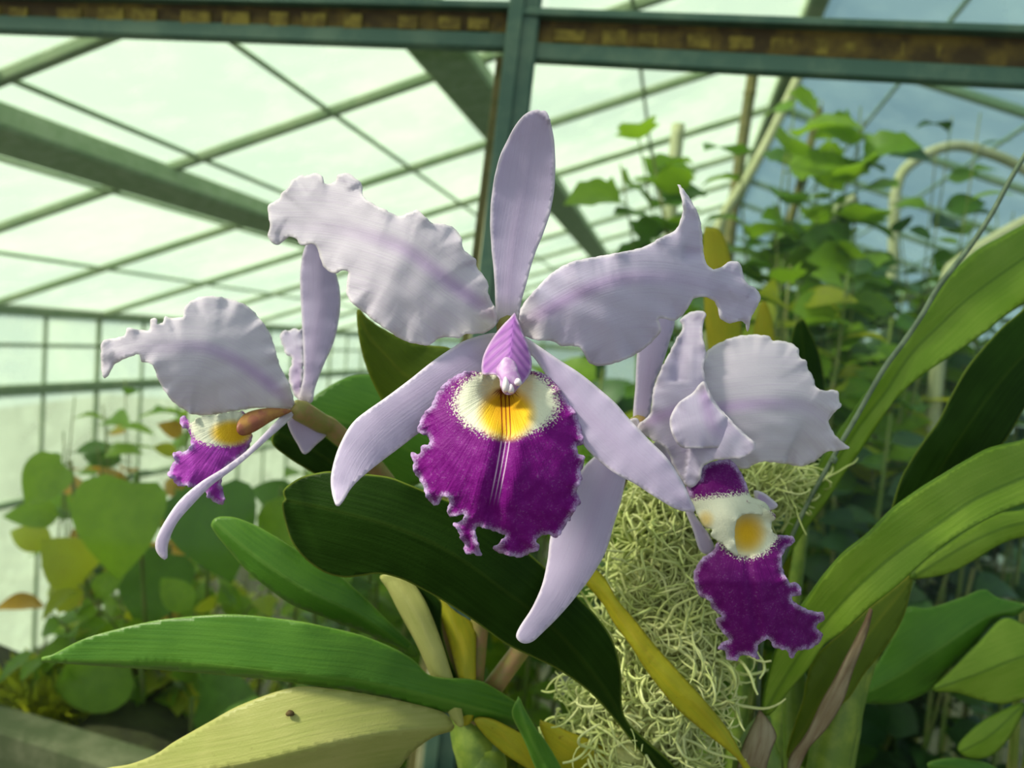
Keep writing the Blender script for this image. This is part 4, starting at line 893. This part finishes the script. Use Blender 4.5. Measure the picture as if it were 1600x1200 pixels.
shrub('leafy_shrub', 'dense bright green shrub filling the right middle behind the flowers', 'shrub', foot(1330, 1.12), [(1160, 1480, 400, 620, 1.0, 1.22, 18)], 'ov', ['bg1', 'bg1', 'bg2', 'bg4'], .082, per=16, start=.66)
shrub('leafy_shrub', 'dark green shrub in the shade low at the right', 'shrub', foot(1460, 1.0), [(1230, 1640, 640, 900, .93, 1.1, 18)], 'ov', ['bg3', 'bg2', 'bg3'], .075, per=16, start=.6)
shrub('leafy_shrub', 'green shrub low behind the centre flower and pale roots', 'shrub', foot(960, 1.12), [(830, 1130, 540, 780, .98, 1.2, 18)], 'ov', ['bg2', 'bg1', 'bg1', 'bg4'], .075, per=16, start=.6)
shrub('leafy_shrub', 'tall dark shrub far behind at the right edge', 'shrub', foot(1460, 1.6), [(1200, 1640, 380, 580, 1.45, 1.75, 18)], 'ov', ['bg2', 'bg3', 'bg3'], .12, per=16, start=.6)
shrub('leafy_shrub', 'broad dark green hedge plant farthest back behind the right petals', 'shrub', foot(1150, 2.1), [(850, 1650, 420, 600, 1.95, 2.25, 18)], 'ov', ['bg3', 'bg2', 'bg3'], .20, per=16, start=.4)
shrub('climbing_vine', 'vine with lobed leaves climbing against the upper right glass', 'vine', foot(1230, 1.4), [(1120, 1430, 130, 380, 1.3, 1.45, 12), (880, 1060, 200, 320, 1.3, 1.4, 4)], 'lob', ['bg1', 'bg2', 'bg1'], .10, per=11, stem_r=.004, start=.72)
shrub('climbing_vine', 'thin vine with small leaves at the far right under the beam', 'vine', foot(1520, 1.4), [(1400, 1620, 160, 400, 1.3, 1.45, 12)], 'ov', ['bg2', 'bg1', 'bg3'], .075, per=10, stem_r=.003, start=.7)
shrub('leafy_shrub', 'green shrub showing between the notched leaf and the left leaves', 'shrub', foot(640, 1.2), [(460, 800, 600, 900, 1.0, 1.3, 18)], 'ov', ['bg1', 'bg2', 'bg1'], .08, per=16, start=.55)
shrub('leafy_shrub', 'sunlit vine-leaved shrub at the left with yellow patches', 'shrub', foot(240, 1.35), [(90, 360, 560, 880, 1.2, 1.45, 26)], 'ov', ['bg1', 'bg4', 'bg2', 'bg1', 'bg1', 'bg5'], .07, per=10, stem_r=.003, start=.62)
shrub('leafy_shrub', 'low yellow-green plant at the lower left near the mossy edge', 'shrub', P(250, 1130, 1.02), [(50, 420, 900, 1060, .95, 1.08, 18)], 'ov', ['bg1', 'bg4', 'bg1'], .055, per=8, stem_r=.003)
shrub('leafy_shrub', 'fine-leaved yellow-green shrub above the long left leaf', 'shrub', foot(420, 1.5), [(250, 600, 850, 980, 1.4, 1.65, 26)], 'ov', ['bg4', 'bg1', 'bg4', 'bg2'], .045, per=11, stem_r=.003, start=.72)
# large round leaved plant at the left
f0 = foot(300, 1.0); rl = thing('round_leaf_plant', 'plant with large rounded green leaves below the left flower', 'plant', tuple(f0))
for (x, y, d, sz, dx, dy, m) in ((215, 735, .96, .115, -.15, -1, 'bg1'), (330, 745, .98, .115, .25, -1, 'bg2'), (440, 760, 1.02, .10, .6, -.9, 'bg1'), (265, 850, 1.04, .10, -.2, -1, 'bg2'), (300, 1090, .92, .085, .9, .1, 'bg2'), (220, 1035, .94, .09, -.9, -.2, 'bg1'), (150, 900, 1.0, .07, -.7, .6, 'bg4'), (110, 720, 1.05, .07, -.6, -.6, 'bg1')):
    b = P(x, y, d)
    tube('stem', [f0, f0 * .4 + b * .6 + np.array([0, .04, .03]), b], [.005, .004, .0025], M['stem'], rl, 6)
    place_leaf(rl, f0, b, RT * dx + UP * dy - FW * .35, sz * 1.15, 'wide', [m], (0.05, -1, .35))
# broad leaved plant at the lower right, in front of the glass
f0 = P(1560, 1200, .50).copy(); f0[2] = BZ - .02
bl = thing('broad_leaf_plant', 'plant with broad pale green leaves in the lower right corner', 'plant', tuple(f0))
ol = Z10([(640, 600), (720, 600), (850, 560), (930, 530), (980, 560), (1085, 590), (1050, 630), (980, 640), (900, 730), (840, 790), (790, 840), (740, 900), (640, 950), (540, 960), (440, 945), (480, 880), (540, 790), (600, 690)])
leaf(ol, Z10([(1080, 592, 0), (930, 640, -6), (780, 740, -8), (600, 860, 0), (445, 940, 6)]), .455, 'leaf_green', bl, (0.3, 0.3), (0.3, 0.25), 71)
ol = Z10([(735, 907), (800, 840), (900, 740), (1000, 640), (1080, 660), (1180, 700), (1180, 930), (1080, 942), (1000, 962), (900, 942), (830, 920)])
leaf(ol, Z10([(740, 905, 0), (900, 850, -6), (1050, 790, -6), (1180, 760, 0)]), .445, 'leaf_lime', bl, (0.3, 0.3), (0.2, 0.2), 72)
ol = Z10([(830, 1130), (860, 1080), (950, 1010), (1080, 958), (1060, 1030), (1000, 1120), (940, 1162), (870, 1162)])
leaf(ol, Z10([(840, 1140, 0), (950, 1080, -4), (1075, 965, 0)]), .46, 'leaf_lime', bl, (0.3, 0.3), (0.2, 0.2), 73)
ol = Z10([(720, 1190), (800, 1165), (880, 1170), (960, 1190), (1000, 1240), (800, 1260)])
leaf(ol, Z10([(725, 1190, 0), (850, 1205, 0), (990, 1240, 0)]), .46, 'leaf_green', bl, (0.3, 0.3), (0.2, 0.2), 74)
for (x, y, d) in ((1600, 945, .458), (1630, 1015, .447), (1590, 1110, .462), (1560, 1210, .462)):
    b = P(x, y, d); tube('stem', [f0, f0 * .5 + b * .5 + np.array([.02, .02, .02]), b], [.004, .003, .002], M['stem'], bl, 6)

# mossy bank at the left of the bed
def bank(x, y, d, rx, rz, label, seed):
    rng = np.random.RandomState(seed); c = P(x, y, d).copy(); c[2] = BZ - .04
    t = thing('moss_mound', label, 'moss', tuple(c)); t['kind'] = 'stuff'
    V = []; Fc = []; n, m = 40, 12
    for j in range(m + 1):
        ph = j / m * math.pi / 2
        for i in range(n):
            th = 2 * math.pi * i / n; r = rx * math.cos(ph) * (1 + .10 * math.sin(3 * th + seed)); V.append((r * math.cos(th), r * .8 * math.sin(th), rz * math.sin(ph) * (1 + .12 * math.sin(5 * th + ph * 4))))
    for j in range(m):
        for i in range(n): Fc.append((j * n + i, j * n + (i + 1) % n, (j + 1) * n + (i + 1) % n, (j + 1) * n + i))
    me = bpy.data.meshes.new('mound'); me.from_pydata(V, [], Fc); me.polygons.foreach_set('use_smooth', [True] * len(Fc)); link('mound', me, M['moss'], t)
    V = []; Fc = []
    for k in range(2600):
        th = rng.rand() * 6.28; ph = math.acos(1 - rng.rand() * .98) ; ph = math.pi / 2 - ph
        p = np.array([rx * math.cos(ph) * math.cos(th), rx * .8 * math.cos(ph) * math.sin(th), rz * math.sin(ph)]); d_ = p / np.array([rx * rx, rx * rx * .64, rz * rz]); d_ = d_ / np.linalg.norm(d_) + .5 * rng.randn(3); s_ = np.cross(d_, rng.randn(3)); s_ /= np.linalg.norm(s_)
        l_ = rng.uniform(.010, .022); b = len(V); V += [tuple(p - s_ * .003), tuple(p + s_ * .003), tuple(p + d_ * l_ * .6 + s_ * .0035), tuple(p + d_ * l_), tuple(p + d_ * l_ * .6 - s_ * .0035)]; Fc.append((b, b + 1, b + 2, b + 3, b + 4))
    m2 = bpy.data.meshes.new('tufts'); m2.from_pydata(V, [], Fc); o = link('tufts', m2, M['bg4'], t); o['kind'] = 'stuff'
bank(110, 1080, 0.98, .095, .045, 'flat mossy mound beside the stone edge at the lower left', 2)

# canes, bare branches and pipes behind the glass at the right
def cane(name, label, cat, pts, r, mat, nodes=4, group=None):
    q = [P(*p) for p in pts]; b = q[-1].copy(); b[2] = 0.0; q.append(q[-1] + (q[-1] - q[-2]) * .12 + (b - q[-1]) * .06); q.append(q[-1] * .7 + b * .3); q.append(b)
    t = thing(name, label, cat, tuple(b), group); tube('shaft', q, r, M[mat], t, 10)
    ln = smooth_open(q, 6)
    for k in range(nodes):
        i = int((k + .6) / nodes * (len(ln) - 2)); d = ln[i + 1] - ln[i]; d /= np.linalg.norm(d)
        tube('node_ring', [ln[i] - d * .004, ln[i] + d * .004], [(r if np.isscalar(r) else r[0]) * 1.12] * 2, M[mat], t, 10, 1)
    return t
cane('bamboo_cane', 'upright pale cane behind the right petal of the centre flower', 'cane', [(1060, 195, 1.7), (1050, 300, 1.7), (1045, 420, 1.7)], .015, 'cane')
cane('bamboo_cane', 'slanting pale cane behind the vine leaves', 'cane', [(1262, 90, 1.8), (1215, 190, 1.8), (1170, 275, 1.8), (1125, 350, 1.8)], .012, 'cane')
cane('bamboo_cane', 'steep brownish cane left of the slanting pale one', 'cane', [(1185, 60, 2.0), (1165, 190, 2.0), (1145, 330, 2.0)], .015, 'branch')
cane('pale_tube', 'thick pale bent pipe at the upper right', 'branch', [(1620, 275, 1.9), (1560, 245, 1.9), (1490, 228, 1.9), (1425, 255, 1.9), (1400, 300, 1.9), (1395, 420, 1.9)], .013, 'cane', 3)  # a bent cream pipe, not a branch
cane('pale_tube', 'short pale pipe among the right shrub leaves', 'branch', [(1335, 310, 1.6), (1290, 345, 1.6), (1255, 385, 1.6), (1215, 450, 1.6)], .014, 'cane', 2)  # short slanting length of cream pipe
cane('pale_tube', 'pale branch rising behind the right strap leaf', 'branch', [(1640, 330, 1.1), (1570, 365, 1.1), (1500, 410, 1.1), (1480, 440, 1.1)], .010, 'cane', 2)
cane('vine_stem', 'thin brown stem rising through the right shrub', 'stem', [(1280, 170, 1.45), (1255, 270, 1.45), (1225, 380, 1.45), (1205, 450, 1.45)], .008, 'branch', 4)
print('objects', len(bpy.data.objects))
